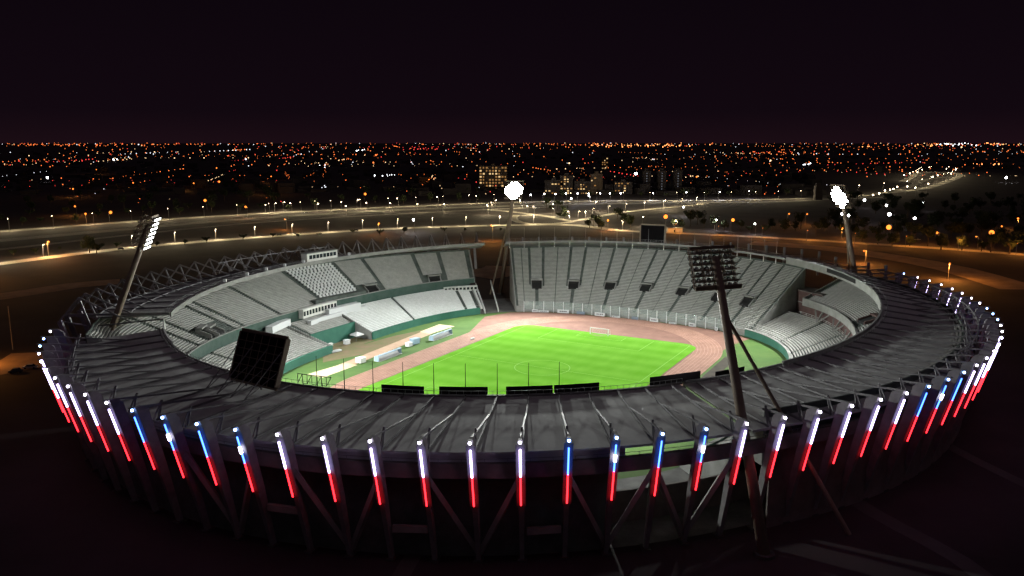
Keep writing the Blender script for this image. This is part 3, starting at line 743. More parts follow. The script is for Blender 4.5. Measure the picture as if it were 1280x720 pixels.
# ------------------------------------------------------------------ light columns of the rim
runs = [('w',1,'far left tip of the rim beside the roof end'),('b',2,'far left tip of the rim'),('w',7,'left end of the rim'),('b',4,'left front of the rim'),('w',6,'front centre of the rim'),('b',4,'front of the rim right of centre'),('w',6,'right front of the rim'),('b',3,'right end of the rim'),('w',7,'far right tip of the rim'),('b',3,'upper right of the rim'),('w',7,'rear right of the rim behind the stand'),('b',1,'rear right of the rim, last lit one before the orange ground')]
i = 0
for kind, n, where in runs:
    for k in range(n):
        phi = COLS[i]; ro = Rout(phi); last = i; i += 1
        c = {'w':'white over red','b':'blue over red'}[kind]
        if n == 1: lab = f'{c} light column at the {where}'
        else:
            num = {2:'two',3:'three',4:'four',6:'six',7:'seven'}[n]
            st = last - k
            if st == 1: lab = f'{c} light column at the {where}, ' + ('the farther one' if k == 0 else 'the nearer one')
            elif st >= 33: lab = f'{c} light column, {ordinal(k)} of {num} counting away from the camera at the {where}'
            else: lab = f'{c} light column, {ordinal(k)} from the left of {num} at the {where}'
        o = thing('light_column', lab, 'light column', pol(phi, ro-7, 0), R_(phi), 'lit columns carrying the roof rim')
        # local frame: +x outward, y tangential
        base, topx = 0.0, 7.0
        X = lambda z: 7.0*z/25.5
        mb = MB(); wt, wb = .46, .38
        def sec(z, d0, d1, hw): return [(X(z)-d1,-hw,z),(X(z)-d0,-hw,z),(X(z)-d0,hw,z),(X(z)-d1,hw,z)]
        mb.box8(sec(0,0,1.0,wb), sec(13,0,1.9,wt)); 
        mb.box8(sec(13.001,0,1.9,wt), sec(24.6,0,2.3,wt))
        mb.box8([(X(24.601)-2.3,-wt,24.6),(X(24.6),-wt,24.6),(X(24.6),wt,24.6),(X(24.6)-2.3,wt,24.6)],[(X(25.4)-1.3,-wt*.7,25.5),(X(25.4)+.1,-wt*.7,25.5),(X(25.4)+.1,wt*.7,25.5),(X(25.4)-1.3,wt*.7,25.5)])
        mb.build('column', M['col'], o)
        fb2 = MB(); fb2.box(-1.6,-.8,0,.6,.8,.35); fb2.build('footing', M['pathdull'], o)
        def tubeobj(nm, z0, z1, r, m):
            t = MB(); off = .62
            t.tube((X(z0)+off,0,z0),(X(z1)+off,0,z1), r, r, 8); return t.build(nm, m, o)
        tubeobj('upper_tube', 18.3, 23.6,   .19 if kind == 'w' else .14, E_WHITE if kind == 'w' else E_BLUE)
        tubeobj('lower_tube', 12.4, 18.25, .14, E_RED)
        rp = MB(); q0, q1 = 12.0, 24.3
        rp.box8([(X(q0)+.02,-.78,q0),(X(q0)+.12,-.78,q0),(X(q0)+.12,.78,q0),(X(q0)+.02,.78,q0)],[(X(q1)+.02,-.78,q1),(X(q1)+.12,-.78,q1),(X(q1)+.12,.78,q1),(X(q1)+.02,.78,q1)])
        rp.build('halo_panel', M['halopanel'], o)  # panel added behind the tubes to catch their light as a halo
        cl = MB()
        for z in (13.2, 17.6, 19.0, 23.0): cl.bar((X(z)-.05,0,z),(X(z)+.5,0,z), .12)
        cl.build('tube_clip', M['steel'], o)
        if kind == 'b' and k % 2 == 1:
            sp = MB(); sp.tube((X(20.4)+.70,0,20.4),(X(21.6)+.70,0,21.6), .27, .27, 8); sp.build('bright_tube_piece', E_HEADW, o)
        hd = MB(); hd.ball((X(25.1)+.55,0,25.0), .28); hd.build('head_lamp', E_HEADW if kind == 'w' else E_HEADB, o, smooth=True)
        hb = MB(); hb.box(X(25.6)+.1,-.3,25.45,X(25.6)+1.0,.3,25.62); hb.build('lamp_hood', M['steel'], o)
# diagonal braces and tie beams between the columns
def brace(i, j, lab, z0=17.5, z1=1.0, r=1.4):
    fa, fb = COLS[i], COLS[j]; mb = MB(); fm = (fa+fb)/2
    X = lambda f, z: Rout(f)-7+7.0*z/25.5-1.2
    mb.bar(pol(fa, X(fa,z0), z0), pol(fm, X(fm,z1), z1), .9); o1 = mb
    mb.bar(pol(fb, X(fb,z0), z0), pol(fm, X(fm,z1), z1), .9)
    return tag(mb.build('cross_brace', M['conc']), lab, 'brace', 'concrete braces between the columns')
brace(14,16,'dark V shaped brace between the first and third white columns at front centre')
brace(17,19,'dark V shaped brace between the fourth and sixth white columns at front centre')
brace(20,22,'dark V shaped brace under the blue columns right of centre, before the lit gap')
brace(22,24,'dark V shaped brace in front of the lit corner gap')
brace(11,13,'dark V shaped brace between blue columns at the left front')
def tie(i, j, z, lab):
    mb = MB(); fa, fb = COLS[i], COLS[j]; X = lambda f: Rout(f)-7+7.0*z/25.5-1.0
    mb.bar(pol(fa+.35,X(fa),z), pol(fb-.35,X(fb),z), .8, 1.2); return tag(mb.build('tie_beam', M['conc']), lab, 'beam', 'tie beams between the columns')
tie(16,17,6.5,'short dark tie beam between the third and fourth white columns at front centre')
tie(13,14,8.5,'short dark tie beam linking the last left blue column to a white one')
tie(19,20,6.0,'short dark tie beam between the last white and first blue column right of centre')

# ------------------------------------------------------------------ floodlight masts
OFF = [None]
def look_quat(d): return Vector(d).to_track_quat('-Z', 'Z')
def mast(phi, Rb, Rt, zt, label, nx, ny, lens, energy, aim, brace_dphi=2.2, dtop=0.0, lensk=.92, rnd=False, deep=1.0, spread=1.15, lampr=.48, cone=95, blend=.7):
    base = pol(phi, Rb, 0); top = pol(phi + dtop, Rt, zt)
    o = thing('floodlight_mast', label, 'floodlight', base, 0, 'leaning floodlight masts at the corners')
    inv = lambda p: Vector(p) - base
    mb = MB(); mb.tube(inv(base), inv(top), 1.1, .75, 14); mb.build('pole', M['mast'], o, smooth=True)
    fbm = MB(); fbm.tube((0,0,0),(0,0,.5), 1.9, 1.8, 12); fbm.build('footing', M['pathdull'], o)
    fr = base.lerp(top, .80)
    mb = MB(); foot = pol(phi + brace_dphi, Rb-1, 0); mb.tube(inv(fr), inv(foot), .35, .45, 8); mb.build('brace_leg', M['mast'], o)
    # lamp frame
    d = (Vector(aim) - top).normalized(); rgt = d.cross(Vector((0,0,1))).normalized(); up = (top-base).normalized(); up = (up - d*up.dot(d)).normalized()
    W2 = (nx-1)/2*spread; H2 = (ny-1)/2*spread; cen = top + d*1.3 - up*H2*.55
    mb = MB(); P = lambda x, y, q=0: inv(cen + rgt*x + up*y + d*q)
    for j in range(ny):
        y = -H2 + j*spread - .45; mb.bar(P(-W2-.6,y,-.15), P(W2+.6,y,-.15), .16, .16); 
        if lens is E_FLOODD or True: mb.bar(P(-W2-.6,y,-deep), P(W2+.6,y,-deep), .45, .1)
    for k in range(0, nx+1, 2):
        x = -W2 - .6 + k*(2*W2+1.2)/nx; mb.bar(P(x,-H2-.6,-.3), P(x,H2+.6,-.3), .16); mb.bar(P(x,-H2-.6,-deep), P(x,H2+.6,-deep), .14)
    mb.bar(P(-W2-.6,-H2-.6,-.6), P(W2+.6,-H2-.6,-.6), .3, .9); mb.bar(P(-W2-.6,H2+.6,-.6), P(W2+.6,H2+.6,-.6), .25, .6)
    for s in (-1,1): mb.bar(P(s*W2*.5,-H2*.3,-.6), inv(top - up*2), .25)
    if deep > 1.5:
        for j in range(ny):
            y = -H2 + j*spread - .45
            for s in (-1,-.33,.33,1): mb.bar(P(s*W2,y,-.2), P(s*W2,y,-deep), .3, .12)
    fo = mb.build('lamp_frame', M['mast'], o)
    lm = None
    proto = MB(); proto.tube((0,0,-.02),(0,0,.42), lampr*.55, lampr, 10, 0); 
    proto.face([(lampr*lensk*math.cos(2*math.pi*i/10), lampr*lensk*math.sin(2*math.pi*i/10), .43) for i in range(10)], 1)
    pm = proto.build('lamp', [M['steel'], lens], o); rot = d.to_track_quat('Z','Y')
    first = True
    for j in range(ny):
        for k in range(nx):
            if rnd and (k-(nx-1)/2)**2/(nx/2)**2 + (j-(ny-1)/2)**2/(ny/2)**2 > .98: continue
            l = pm if first else pm.copy()
            if not first: col.objects.link(l); l.parent = o
            if lens is E_FLOODD and (k >= 6 or j == 0 or random.random() < .2):
                if OFF[0] is None: OFF[0] = pm.data.copy(); OFF[0].materials[1] = M['glassdark']
                l.data = OFF[0]
            first = False
            l.location = P(-W2 + k*spread, -H2 + j*spread, .0); l.rotation_mode = 'QUATERNION'
            l.rotation_quaternion = (Vector(aim) + Vector((random.uniform(-25,25),random.uniform(-25,25),0)) - top).normalized().to_track_quat('Z','Y')
    sp = bpy.data.lights.new('flood_beam','SPOT'); sp.energy = energy; sp.spot_size = R_(cone); sp.spot_blend = blend; sp.shadow_soft_size = 2.0; sp.color = (.96,1,.95)
    so = bpy.data.objects.new('flood_beam', sp); col.objects.link(so); so.parent = o; so.location = P(0,0,2.0)
    so.rotation_mode = 'QUATERNION'; so.rotation_quaternion = d.to_track_quat('-Z','Y')
    return o
EN = 7.0e5
mast(-74, 129.3, 107.5, 51.5, 'dark floodlight mast leaning over the near right roof, lamps seen from behind', 9, 7, E_FLOODD, EN*.8, ap(0,10,0), brace_dphi=9, cone=88, lensk=1.35, lampr=.40)
mast(196, 137, 116.5, 51.0, 'leaning floodlight mast above the left end of the stand, lamps seen edge on', 5, 7, E_FLOODM, EN*1.2, ap(-8,-14,0), spread=1.42, lampr=.44, cone=105, deep=3.4)
mast(96.6, 136, 110, 54.5, 'floodlight mast in the far gap beside the end terracing, glaring white', 7, 7, E_FLOOD, EN*1.7, ap(-60,-30,0), cone=115, dtop=-1.9, rnd=True, lampr=.56)
mast(21.6, 138, 121, 56.0, 'floodlight mast rising behind the right stand roof trusses, glaring white', 6, 7, E_FLOOD, EN, ap(5,0,0), spread=1.3, rnd=True, lampr=.56)

# ------------------------------------------------------------------ scoreboards
def scoreboard(name, label, c, facing, wd, ht, z0, lean, m, legs=True):
    ob = thing(name, label, 'scoreboard', c, facing)      # local +y faces the pitch
    mb = MB()
    q0 = [(-wd/2,-.5,z0),(wd/2,-.5,z0),(wd/2,.5,z0),(-wd/2,.5,z0)]
    q1 = [(x, y+lean, z0+ht) for x,y,_ in q0]; mb.box8(q0, q1); mb.build('panel', m, ob)
    fr = MB()
    for z in (z0-.05, z0+ht+.05):
        yy = lean if z > z0 else 0; fr.bar((-wd/2-.2,yy,z),(wd/2+.2,yy,z), .3, 1.2)
    for x in (-wd/2-.15, wd/2+.15): fr.bar((x,0,z0),(x,lean,z0+ht), .3, 1.2)
    for k in range(1,6):
        x = -wd/2 + wd*k/6; fr.bar((x,-.55,z0),(x,-.55+lean,z0+ht), .1)
        z = z0 + ht*k/6; fr.bar((-wd/2,-.56+lean*k/6,z),(wd/2,-.56+lean*k/6,z), .1)
    fr.build('frame', M['mast'], ob)
    if legs:
        for x in (-wd/2+.3, -wd/6, wd/6, wd/2-.3):
            s = MB(); s.bar((x,-.6+lean*.75,z0+ht*.75),(x*.9,-7.5,-.6), .16); s.bar((x,-.6+lean*.3,z0+ht*.3),(x*.9,-7.5,-.6), .12); s.bar((x,0,z0),(x,0,-.8), .25)
            s.build('strut', M['steel'], ob)
    return ob
sb = at(317,480,23.6); SBP = math.degrees(math.atan2(sb.y-CY, sb.x-CX))
scoreboard('scoreboard', 'large dark scoreboard seen from behind, propped on the near left roof edge', sb, R_(SBP+90), 14.2, 9.4, .4, 3.6, M['black'])
sb2 = pol(64.3, Rin(64.3)+4.0, 27.2)
scoreboard('scoreboard', 'dark rectangular scoreboard standing above the far end roof', sb2, R_(64.3+90), 11, 7.8, .8, 0, M['black'], legs=True)
cab_phi = (phi_of(370,330,28) + phi_of(418,319,28))/2
cb = thing('commentary_cabin', 'white cabin with a dark window strip on the left roof edge', 'cabin', pol(cab_phi, Rin(cab_phi)+1.6, 28.0), R_(cab_phi+90))
mb = MB(); mb.box(-8,-1.6,.1,8,1.6,3.3); mb.build('body', M['pale'], cb)
mb = MB(); mb.box(-8.3,-1.9,3.3,8.3,1.9,3.6); mb.build('roof', M['conc'], cb)
for k in range(8):
    mb = MB(); x = -7.2+k*1.8; mb.box(x,1.55,1.2,x+1.45,1.68,2.7); mb.build('window', M['glassdark'], cb)

# ------------------------------------------------------------------ black boards on the near roof rail
def rail_board(x0, x1, y, h, lab):
    f0, f1 = phi_of(x0, y, 23.0), phi_of(x1, y, 23.0); fm = (f0+f1)/2
    Rb2 = lambda f: Rin(f)-2.9
    ctr = pol(fm, Rb2(fm), z_in(fm))
    o = thing('advertising_board', lab, 'board', ctr, 0, 'black boards along the near roof rail')
    pn = wall_loft('panel', f0, f1, Rb2, -1.0, h-.45, .15, M['black'], None, .8, zbase=z_in); pn.data.transform(Matrix.Translation(-ctr)); pn.parent = o
    mb = MB()
    for k in range(4):
        f = f0 + (f1-f0)*(k+.5)/4; z = z_in(f)
        mb.bar(pol(f,Rin(f)+.2,z-.35)-ctr, pol(f,Rb2(f)+.1,z-.6)-ctr, .1); mb.bar(pol(f,Rb2(f)-.1,z-1.2)-ctr, pol(f,Rb2(f)-.1,z+h-.6)-ctr, .1)
    mb.build('bracket', M['steel'], o)
rail_board(457,519,497,1.7,'black board on near roof rail, leftmost one, left of the second')
rail_board(538,604,499,1.8,'short black board on near roof rail, second from the left')
rail_board(629,692,498,1.8,'black board on near roof rail with another black board touching its right end')
rail_board(693.5,756,495,1.8,'black board on near roof rail ending where the pitch shows through the railing')
rail_board(820,905,484,1.9,'long black board on near roof rail in front of the running track bend')
rail_board(907,966,472,1.1,'low dark board on roof rail right of the leaning mast')

# ------------------------------------------------------------------ glass barrier and boards at the far end
bar = thing('spectator_barrier', 'tall clear barrier with white posts in front of the far end terracing', 'barrier')
F = steps(32.5, 93, 2.75); Rb_ = lambda f: Rfront(f)-.2
for f in F:
    mb = MB(); mb.bar(pol(f,Rb_(f),0), pol(f,Rb_(f),4.9), .26); mb.build('post', M['white'], bar)
for a, b in zip(F[:-1], F[1:]):
    mb = MB(); A = pol(a+.1,Rb_(a)); B = pol(b-.1,Rb_(b)); t = (B-A).normalized(); nn = Vector((-t.y,t.x,0))*.03
    q = [A-nn,B-nn,B+nn,A+nn]; mb.box8([Vector((p.x,p.y,1.3)) for p in q],[Vector((p.x,p.y,4.8)) for p in q]); mb.build('glass_panel', M['glass'], bar)
def foot_board(x0, x1, y, lab, m, h=1.3):
    A, B = at(x0,y), at(x1,y); fa, fb = phi_of(x0,y,0), phi_of(x1,y,0)
    A, B = pol(fa, Rb_(fa)-.5), pol(fb, Rb_(fb)-.5); ctr = (A+B)/2; mb = MB(); t = (B-A).normalized()
    L2 = (B-A).length/2; mb.obox((0,0,0), t, Vector((-t.y,t.x,0)), L2, .12, .15, h, 0)
    for s in (-1,1): mb.obox(t*s*(L2-.3), t, Vector((-t.y,t.x,0)), .1, .3, 0, .2, 1)
    if m is M['white']:
        for k in range(4):
            mb.obox(t*(-L2*.5+k*L2*.33) + Vector((t.y,-t.x,0))*.02, t, Vector((-t.y,t.x,0)), L2*.11, .125, .15+h*.3, .15+h*.62, 2)
    o = mb.build('advertising_board', [m, M['steel'], M['carpaint2']]); o.location = ctr
    return tag(o, lab, 'board', 'boards at the foot of the far barrier')
M['bluegrey'] = mat('blue_grey_board', (.16,.2,.25), .6)
foot_board(665,672,390,'short white board at the left end of the far barrier', M['white'])
foot_board(673,686,390,'white board beside the shortest one at the left end of the far barrier', M['white'], .9)
foot_board(697,712,390.5,'white lettered board in front of the far barrier, left of the goal', M['white'], 1.6)
foot_board(722,733,391,'blue grey board in front of the far barrier just left of the goal', M['bluegrey'])
foot_board(746,761,392,'white lettered board at the far barrier directly behind the goal', M['white'], 1.6)
foot_board(769,782,393.5,'low white board at the far barrier just right of the goal', M['white'], .8)
foot_board(796,806,396,'blue grey board at the far barrier right of the goal', M['bluegrey'])
foot_board(818,832,399.5,'white lettered board near the bend of the far barrier', M['white'], 1.7)
foot_board(841,852,403,'low white board on the bend of the far barrier', M['white'], .8)
foot_board(861,872,408,'white lettered board where the far barrier nears the leaning mast', M['white'], 1.6)
foot_board(891,896,414,'white board at the right end of the far barrier', M['white'], 1.4)

# ------------------------------------------------------------------ goal
gp_ = ap(52.3, 1.9, .2)
go = thing('goal', 'white football goal with net at the far end of the pitch', 'goal', gp_, R_(61))
for s in (-1,1):
    mb = MB(); mb.tube((0,s*3.72,0),(0,s*3.72,2.5), .15, .15, 8); mb.build('goalpost', M['white'], go)
    mb = MB(); mb.tube((0,s*3.72,2.45),(1.8,s*3.72,2.0), .05); mb.tube((1.8,s*3.72,2.0),(2.2,s*3.72,0), .05); mb.build('stanchion', M['white'], go)
mb = MB(); mb.tube((0,-3.72,2.5),(0,3.72,2.5), .15, .15, 8); mb.build('crossbar', M['white'], go)
mb = MB()
for k in range(13):
    y = -3.7+7.4*k/12; mb.tube((0,y,2.45),(1.8,y,2.0), .012, n=4); mb.tube((1.8,y,2.0),(2.2,y,0), .012, n=4)
for k in range(5):
    z = 2.0*k/4.; x = 2.2-.4*k/4.; mb.tube((x,-3.7,z),(x,3.7,z), .012, n=4)
mb.tube((2.2,-3.7,.05),(2.2,3.7,.05), .05, n=5)
mb.build('net', M['white'], go)

# ------------------------------------------------------------------ dugouts and clutter by the left touchline
def dugout(a, p, ln, lab):
    o = thing('dugout', lab, 'dugout', ap(a,p,.17), R_(61), 'dugouts on the left touchline')
    # local x along the touchline, -y towards the pitch
    prof = [(1.1,.1),(1.1,1.2),(.75,1.75),(-.1,2.0),(-.7,1.92)]
    mb = MB()
    for (y0,z0),(y1,z1) in zip(prof[:-1],prof[1:]): mb.face([(-ln/2,y0,z0),(ln/2,y0,z0),(ln/2,y1,z1),(-ln/2,y1,z1)]); mb.face([(-ln/2,y1+.05,z1-.06),(ln/2,y1+.05,z1-.06),(ln/2,y0-.05,z0-.06),(-ln/2,y0-.05,z0-.06)])
    mb.build('canopy', M['canopy'], o)
    for x in (-ln/2, ln/2):
        mb = MB(); q = [(x,-.9,.05)] + [(x,y,z) for y,z in prof]; mb.face(q); mb.face([(x+.06*(1 if x<0 else -1),y,z) for _,y,z in reversed(q)]); mb.build('end_panel', M['canopy'], o)
    mb = MB()
    for k in range(6): 
        x = -ln/2 + ln*k/5
        for (y0,z0),(y1,z1) in zip(prof[:-1],prof[1:]): mb.bar((x,y0,z0+.04),(x,y1,z1+.04), .12)
    mb.build('frame', M['white'], o)
    mb = MB(); mb.box(-ln/2+.3,.1,.35,ln/2-.3,.7,.5); mb.box(-ln/2+.3,.62,.5,ln/2-.3,.75,1.1); mb.build('bench', M['white'], o)
    mb = MB(); mb.box(-ln/2,-1.1,0,ln/2,1.3,.1); mb.build('base', M['pale'], o)
dugout(-14.0, 52.6, 13, 'long pale blue dugout on the touchline nearer the camera')
dugout(19.5, 53.2, 13, 'long pale blue dugout on the touchline farther from the camera')
def table_thing(a, p, lab, sx, sy, h, m, cat='crate', name='equipment_crate'):
    o = thing(name, lab, cat, ap(a,p,.17), R_(61+random.uniform(-20,20)))
    mb = MB(); mb.box(-sx/2,-sy/2,.1,sx/2,sy/2,h*.86); mb.build('body', m, o)
    mb = MB(); mb.box(-sx/2-.07,-sy/2-.07,h*.86,sx/2+.07,sy/2+.07,h); mb.build('lid', m, o)
    mb = MB()
    for x in (-sx/2+.15,sx/2-.15):
        for y in (-sy/2+.15,sy/2-.15): mb.box(x-.07,y-.07,0,x+.07,y+.07,.1)
    mb.build('castor', M['tyre'], o)
def gazebo(a, p, lab, s, h, m):
    o = thing('gazebo', lab, 'gazebo', ap(a,p,.17), R_(50), 'small white gazebos by the left stand')
    mb = MB(); t = (0,0,h+.9); q = [(-s,-s,h),(s,-s,h),(s,s,h),(-s,s,h)]
    for i in range(4): mb.face([q[i],q[(i+1)%4],t]); 
    for i in range(4):
        a_, b_ = q[i], q[(i+1)%4]; mb.face([(a_[0],a_[1],h-.4),(b_[0],b_[1],h-.4),b_,a_])
    mb.build('canopy', m, o)
    for x in (-1,1):
        for y in (-1,1): l = MB(); l.tube((x*s*.95,y*s*.95,0),(x*s*.95,y*s*.95,h), .06, n=6); l.build('leg', M['steel'], o)
gazebo(.5, 78.5, 'white gazebo on worn earth in front of the covered left corner box', 1.9, 2.3, M['white'])
gazebo(10.5, 80.5, 'white gazebo closest to the aisle of the bright left stand', 1.5, 2.2, M['white'])
gazebo(-1.0, 85.5, 'grey white gazebo farthest back against the green wall', 1.6, 2.6, M['pale'])
table_thing(-17, 73.8, 'flat white mat-like crate lying on the grass left of the gazebos', 4.2, 1.6, .5, M['white'])
table_thing(-6.5, 77.5, 'white rounded crate on worn earth nearest the running track', 2.0, 1.6, 1.7, M['white'])
table_thing(-12, 80.5, 'small white crate beside the green wall opening', 1.4, 1.2, 1.2, M['pale'])
table_thing(-14, 83.5, 'long low white crate under the green wall, left one', 2.6, 1, .8, M['white'])
table_thing(15, 77.0, 'yellowish crate at the foot of the bright left stand', 4.6, 2.0, 1.3, M['sand'])
table_thing(-24.0, 56.6, 'pale crate at the near end of the closer dugout', 2.6, 2.4, 1.8, M['pale'])
table_thing(2.0, 55.6, 'white crate between the two dugouts, nearer one', 2.4, 1.6, 1.5, M['white'])
table_thing(6.2, 56.0, 'pale blue crate between the two dugouts, taller one', 3.2, 2.0, 2.1, M['canopy'])
table_thing(9.6, 57.4, 'grey crate beside the farther dugout', 2.2, 1.5, 1.4, M['conc'])
table_thing(22.5, 41.0, 'tiny white box on the edge of the pitch by the far dugout', 1.6, .6, .5, M['white'])
# white safety rails along the corner gap ramps
def handrail(f, R0, R1, z0, z1, lab):
    mb = MB(); n = 12
    for k in range(n+1):
        t = k/n; p = pol(f, R0+(R1-R0)*t, z0+(z1-z0)*t); mb.bar(p, p+Vector((0,0,1.6)), .12)
    for h in (.8, 1.6): mb.bar(pol(f,R0,z0+h), pol(f,R1,z1+h), .14)
    mb.bar(pol(f,R0,z0+.3), pol(f,R1,z1+.3), .25, .9)
    tag(mb.build('handrail', M['pale']), lab, 'handrail', 'handrails at the far corner gap')
handrail(104.2, 88, 108, .5, 9, 'pale handrail stepping up beside the left stand at the far gap')
handrail(100.2, 90, 112, .5, 9.5, 'pale handrail in the middle of the far gap near the mast')
def shed(phi, R, sx, sy, h, lab):
    o = thing('service_building', lab, 'building', pol(phi,R,.06), R_(phi))
    mb = MB(); mb.box(-sx/2,-sy/2,0,sx/2,sy/2,h); mb.build('wall', M['brick'], o)
    mb = MB(); mb.box(-sx/2-.3,-sy/2-.3,h,sx/2+.3,sy/2+.3,h+.3); mb.build('roof', M['fascia'], o)
    for z in (4, 8, 12): mb = MB(); mb.box(-sx/2-.2,-sy/2-.1,z,-sx/2+.05,sy/2+.1,z+.3); mb.build('floor_slab', M['conc'], o)
shed(25.4, 119, 8, 16, 16.5, 'maroon service building in the right corner gap between the end terracing and the right stand')
# ------------------------------------------------------------------ street lamps
LN = [0]
def lamp_proto(kind, h):
    o = thing('street_lamp', 'x', 'street lamp'); e = {'o':E_SOD,'w':E_LED,'y':E_WARM}[kind]
    mb = MB(); mb.tube((0,0,0),(0,0,h), .14, .09, 6); mb.tube((0,0,h),(1.2,0,h+.25), .07, .06, 6); mb.build('pole', M['steel'], o)
    mb = MB(); mb.box(.9,-.28,h+.1,2.0,.28,h+.32); mb.build('lamp_housing', M['steel'], o)
    mb = MB(); mb.ball((1.5,0,h-.02), .33); mb.build('lamp_globe', e, o, smooth=True)
    proto_done(o); return o
protos = {}
def lamp(px, py, kind, label, group=None, h=9.0, power=0.0, scale=1.0, globe=1.0, rz=None):
    key = (kind, h)
    if key not in protos: protos[key] = lamp_proto(kind, h); o = protos[key]
    else: o = copy_tree(protos[key])
    p = at(px, py, h); o.location = (p.x, p.y, 0); o.rotation_euler = (0,0,random.uniform(0,6.28) if rz is None else rz)
    o['label'] = label
    if group: o['group'] = group
    for ch in [x for x in o.children if x.name.startswith('lamp_globe')]:
        ch.scale = (1,1,1)
    if globe != 1.0:
        g = [x for x in o.children if x.name.startswith('lamp_globe')][0]
        me = bpy.data.meshes.new('lamp_globe'); mb = MB(); mb.ball((1.5,0,h-.02), .33*globe)
        me.from_pydata(mb.v, [], mb.f); me.materials.append(g.data.materials[0]); g.data = me
        me.polygons.foreach_set('use_smooth', [True]*len(me.polygons))
    if power:
        L = bpy.data.lights.new('lamp_light', 'POINT'); L.energy = power; L.shadow_soft_size = .6
        L.color = {'o':(1,.36,.06),'w':(.95,.96,1),'y':(1,.82,.48)}[kind]
        lo = bpy.data.objects.new('lamp_light', L); col.objects.link(lo); lo.parent = o; lo.location = (1.5,0,h-.6)
    return o
# named big ones
PW = 16000
lamp(832.5,271,'o','brightest orange street lamp above the far end roof','orange street lamps',10,PW*3,globe=5.4)
lamp(914,275,'o','big orange street lamp right of the far scoreboard','orange street lamps',10,PW*2.5,globe=4.2)
lamp(760,275,'o','orange street lamp half hidden by a tree at the slip road','orange street lamps',9,PW*2,globe=2.4)
lamp(1113,284,'o','big orange street lamp beyond the right mast among trees','orange street lamps',10,PW*3,globe=5.4)
lamp(1240,291,'o','big orange street lamp at the right edge of the picture','orange street lamps',10,PW*3,globe=5.4)
lamp(1174,291,'o','medium orange street lamp between the two big ones on the right','orange street lamps',9,PW*1.5,globe=2.4)
lamp(59,302,'o','orange street lamp with lit pole beside the avenue at far left','orange street lamps',10,PW*2,globe=1.6)
lamp(136,265.5,'o','orange lamp glowing beyond the highway at the left','orange street lamps',9,PW*2,globe=4.2)
lamp(107,267,'o','smaller orange lamp beyond the highway, left of the glowing one','orange street lamps',9,PW,globe=2.4)
lamp(95,258,'o','orange lamp above a faintly lit yard at the left','orange street lamps',9,PW*2,globe=2.6)
lamp(358,274,'o','short orange lamp on a lit pole by the service road','orange street lamps',9,PW,globe=1.4)
lamp(473,279,'o','orange lamp on a pole beside the avenue, above the left roof trusses','orange street lamps',9,PW,globe=1.8)
lamp(616,282,'o','tall orange lamp in the far gap beside the glaring mast','orange street lamps',12,PW*2,globe=1.6)
lamp(1083,313.5,'o','orange lamp on a pole just behind the right stand roof','orange street lamps',8,PW*2,globe=1.5)
lamp(1187,329,'o','orange lamp on a pole on open ground behind the right rim','orange street lamps',9,PW*2.5,globe=1.5)
lamp(1007,267.5,'o','orange lamp with a glowing pole left of the right mast','orange street lamps',10,PW,globe=1.8)
lamp(1223,296,'o','slim orange lamp by the lit road at the right','orange street lamps',9,PW*.6,globe=1.2)
lamp(985,267,'o','small orange lamp left of the glowing pole','orange street lamps',9,PW*.5,globe=1.8)
lamp(1053,285,'o','small orange lamp right below the right mast lamps','orange street lamps',8,PW,globe=1.6)
lamp(1273,273,'o','orange lamp at the far right edge above the big one','orange street lamps',9,PW,globe=2.4)
lamp(1255,283,'o','small orange lamp between the big one and the right edge','orange street lamps',8,0,globe=1.8)
lamp(518,275,'w','bright white lamp above the left roof trusses beside the avenue','white street lamps',10,PW*2,globe=2.6)
lamp(794,217,'w','bright white lamp high among the dark towers','white street lamps',20,PW*3,globe=6)
lamp(31,228,'w','bright white lamp at the left among orange city lights','white street lamps',12,PW*2,globe=6)
lamp(58,222,'w','white lamp second from left among orange city lights','white street lamps',12,PW*2,globe=5)
lamp(1080,250,'w','white lamp just right of the right mast lamps','white street lamps',9,0,globe=4)
lamp(1109,257,'w','pinkish white lamp in the dark field right of the mast','white street lamps',9,0,globe=3.2)
lamp(1111.5,268,'w','white lamp above the big orange lamp','white street lamps',9,PW,globe=4.2)
lamp(1142,273,'w','white lamp right of the big orange lamp','white street lamps',9,PW*.6,globe=3.2)
lamp(1151.5,253.5,'w','lone white lamp in the dark field at right','white street lamps',9,PW*.6,globe=4)
lamp(1051,267,'w','white lamp directly under the right mast lamps','white street lamps',9,0,globe=4)
lamp(1061,269,'w','white lamp at the lower right of the mast lamps','white street lamps',9,0,globe=3)
lamp(855,259,'w','white lamp above the brightest orange lamp','white street lamps',9,PW,globe=2.2)
lamp(896,275,'w','white lamp left of the big orange lamp by the scoreboard','white street lamps',9,PW*.6,globe=1.8)
lamp(945,280,'w','white lamp right of the near lamp array top','white street lamps',9,PW*.6,globe=1.8)
lamp(1259,222,'w','white lamp alone on the dark slope at upper right','white street lamps',9,0,globe=6)
lamp(803,271,'y','warm lamp on a pole left of the far scoreboard','warm street lamps',9,PW,globe=1.2)
lamp(847,276,'y','warm lamp beside the small orange-lit building','warm street lamps',8,PW,globe=1.6)
def row(pts, kind, lab, group, h=9, power=PW, globe=1.4):
    for k, (x, y) in enumerate(pts):
        lamp(x, y, kind, lab, group, h, power, globe=globe)
row([(331.5,256),(343,254),(354,252.5),(364.5,254),(393,251),(396,254.5),(427,252.5),(433,257.5),(446,249.5),(459,253.5),(489,254),(498,248),(521,255),(548,246),(553.5,255),(595.6,245),(619,250)],'y','small warm street lamp beyond the highway above the left roof','warm lamps beyond the highway',9,PW*.5,1.3)
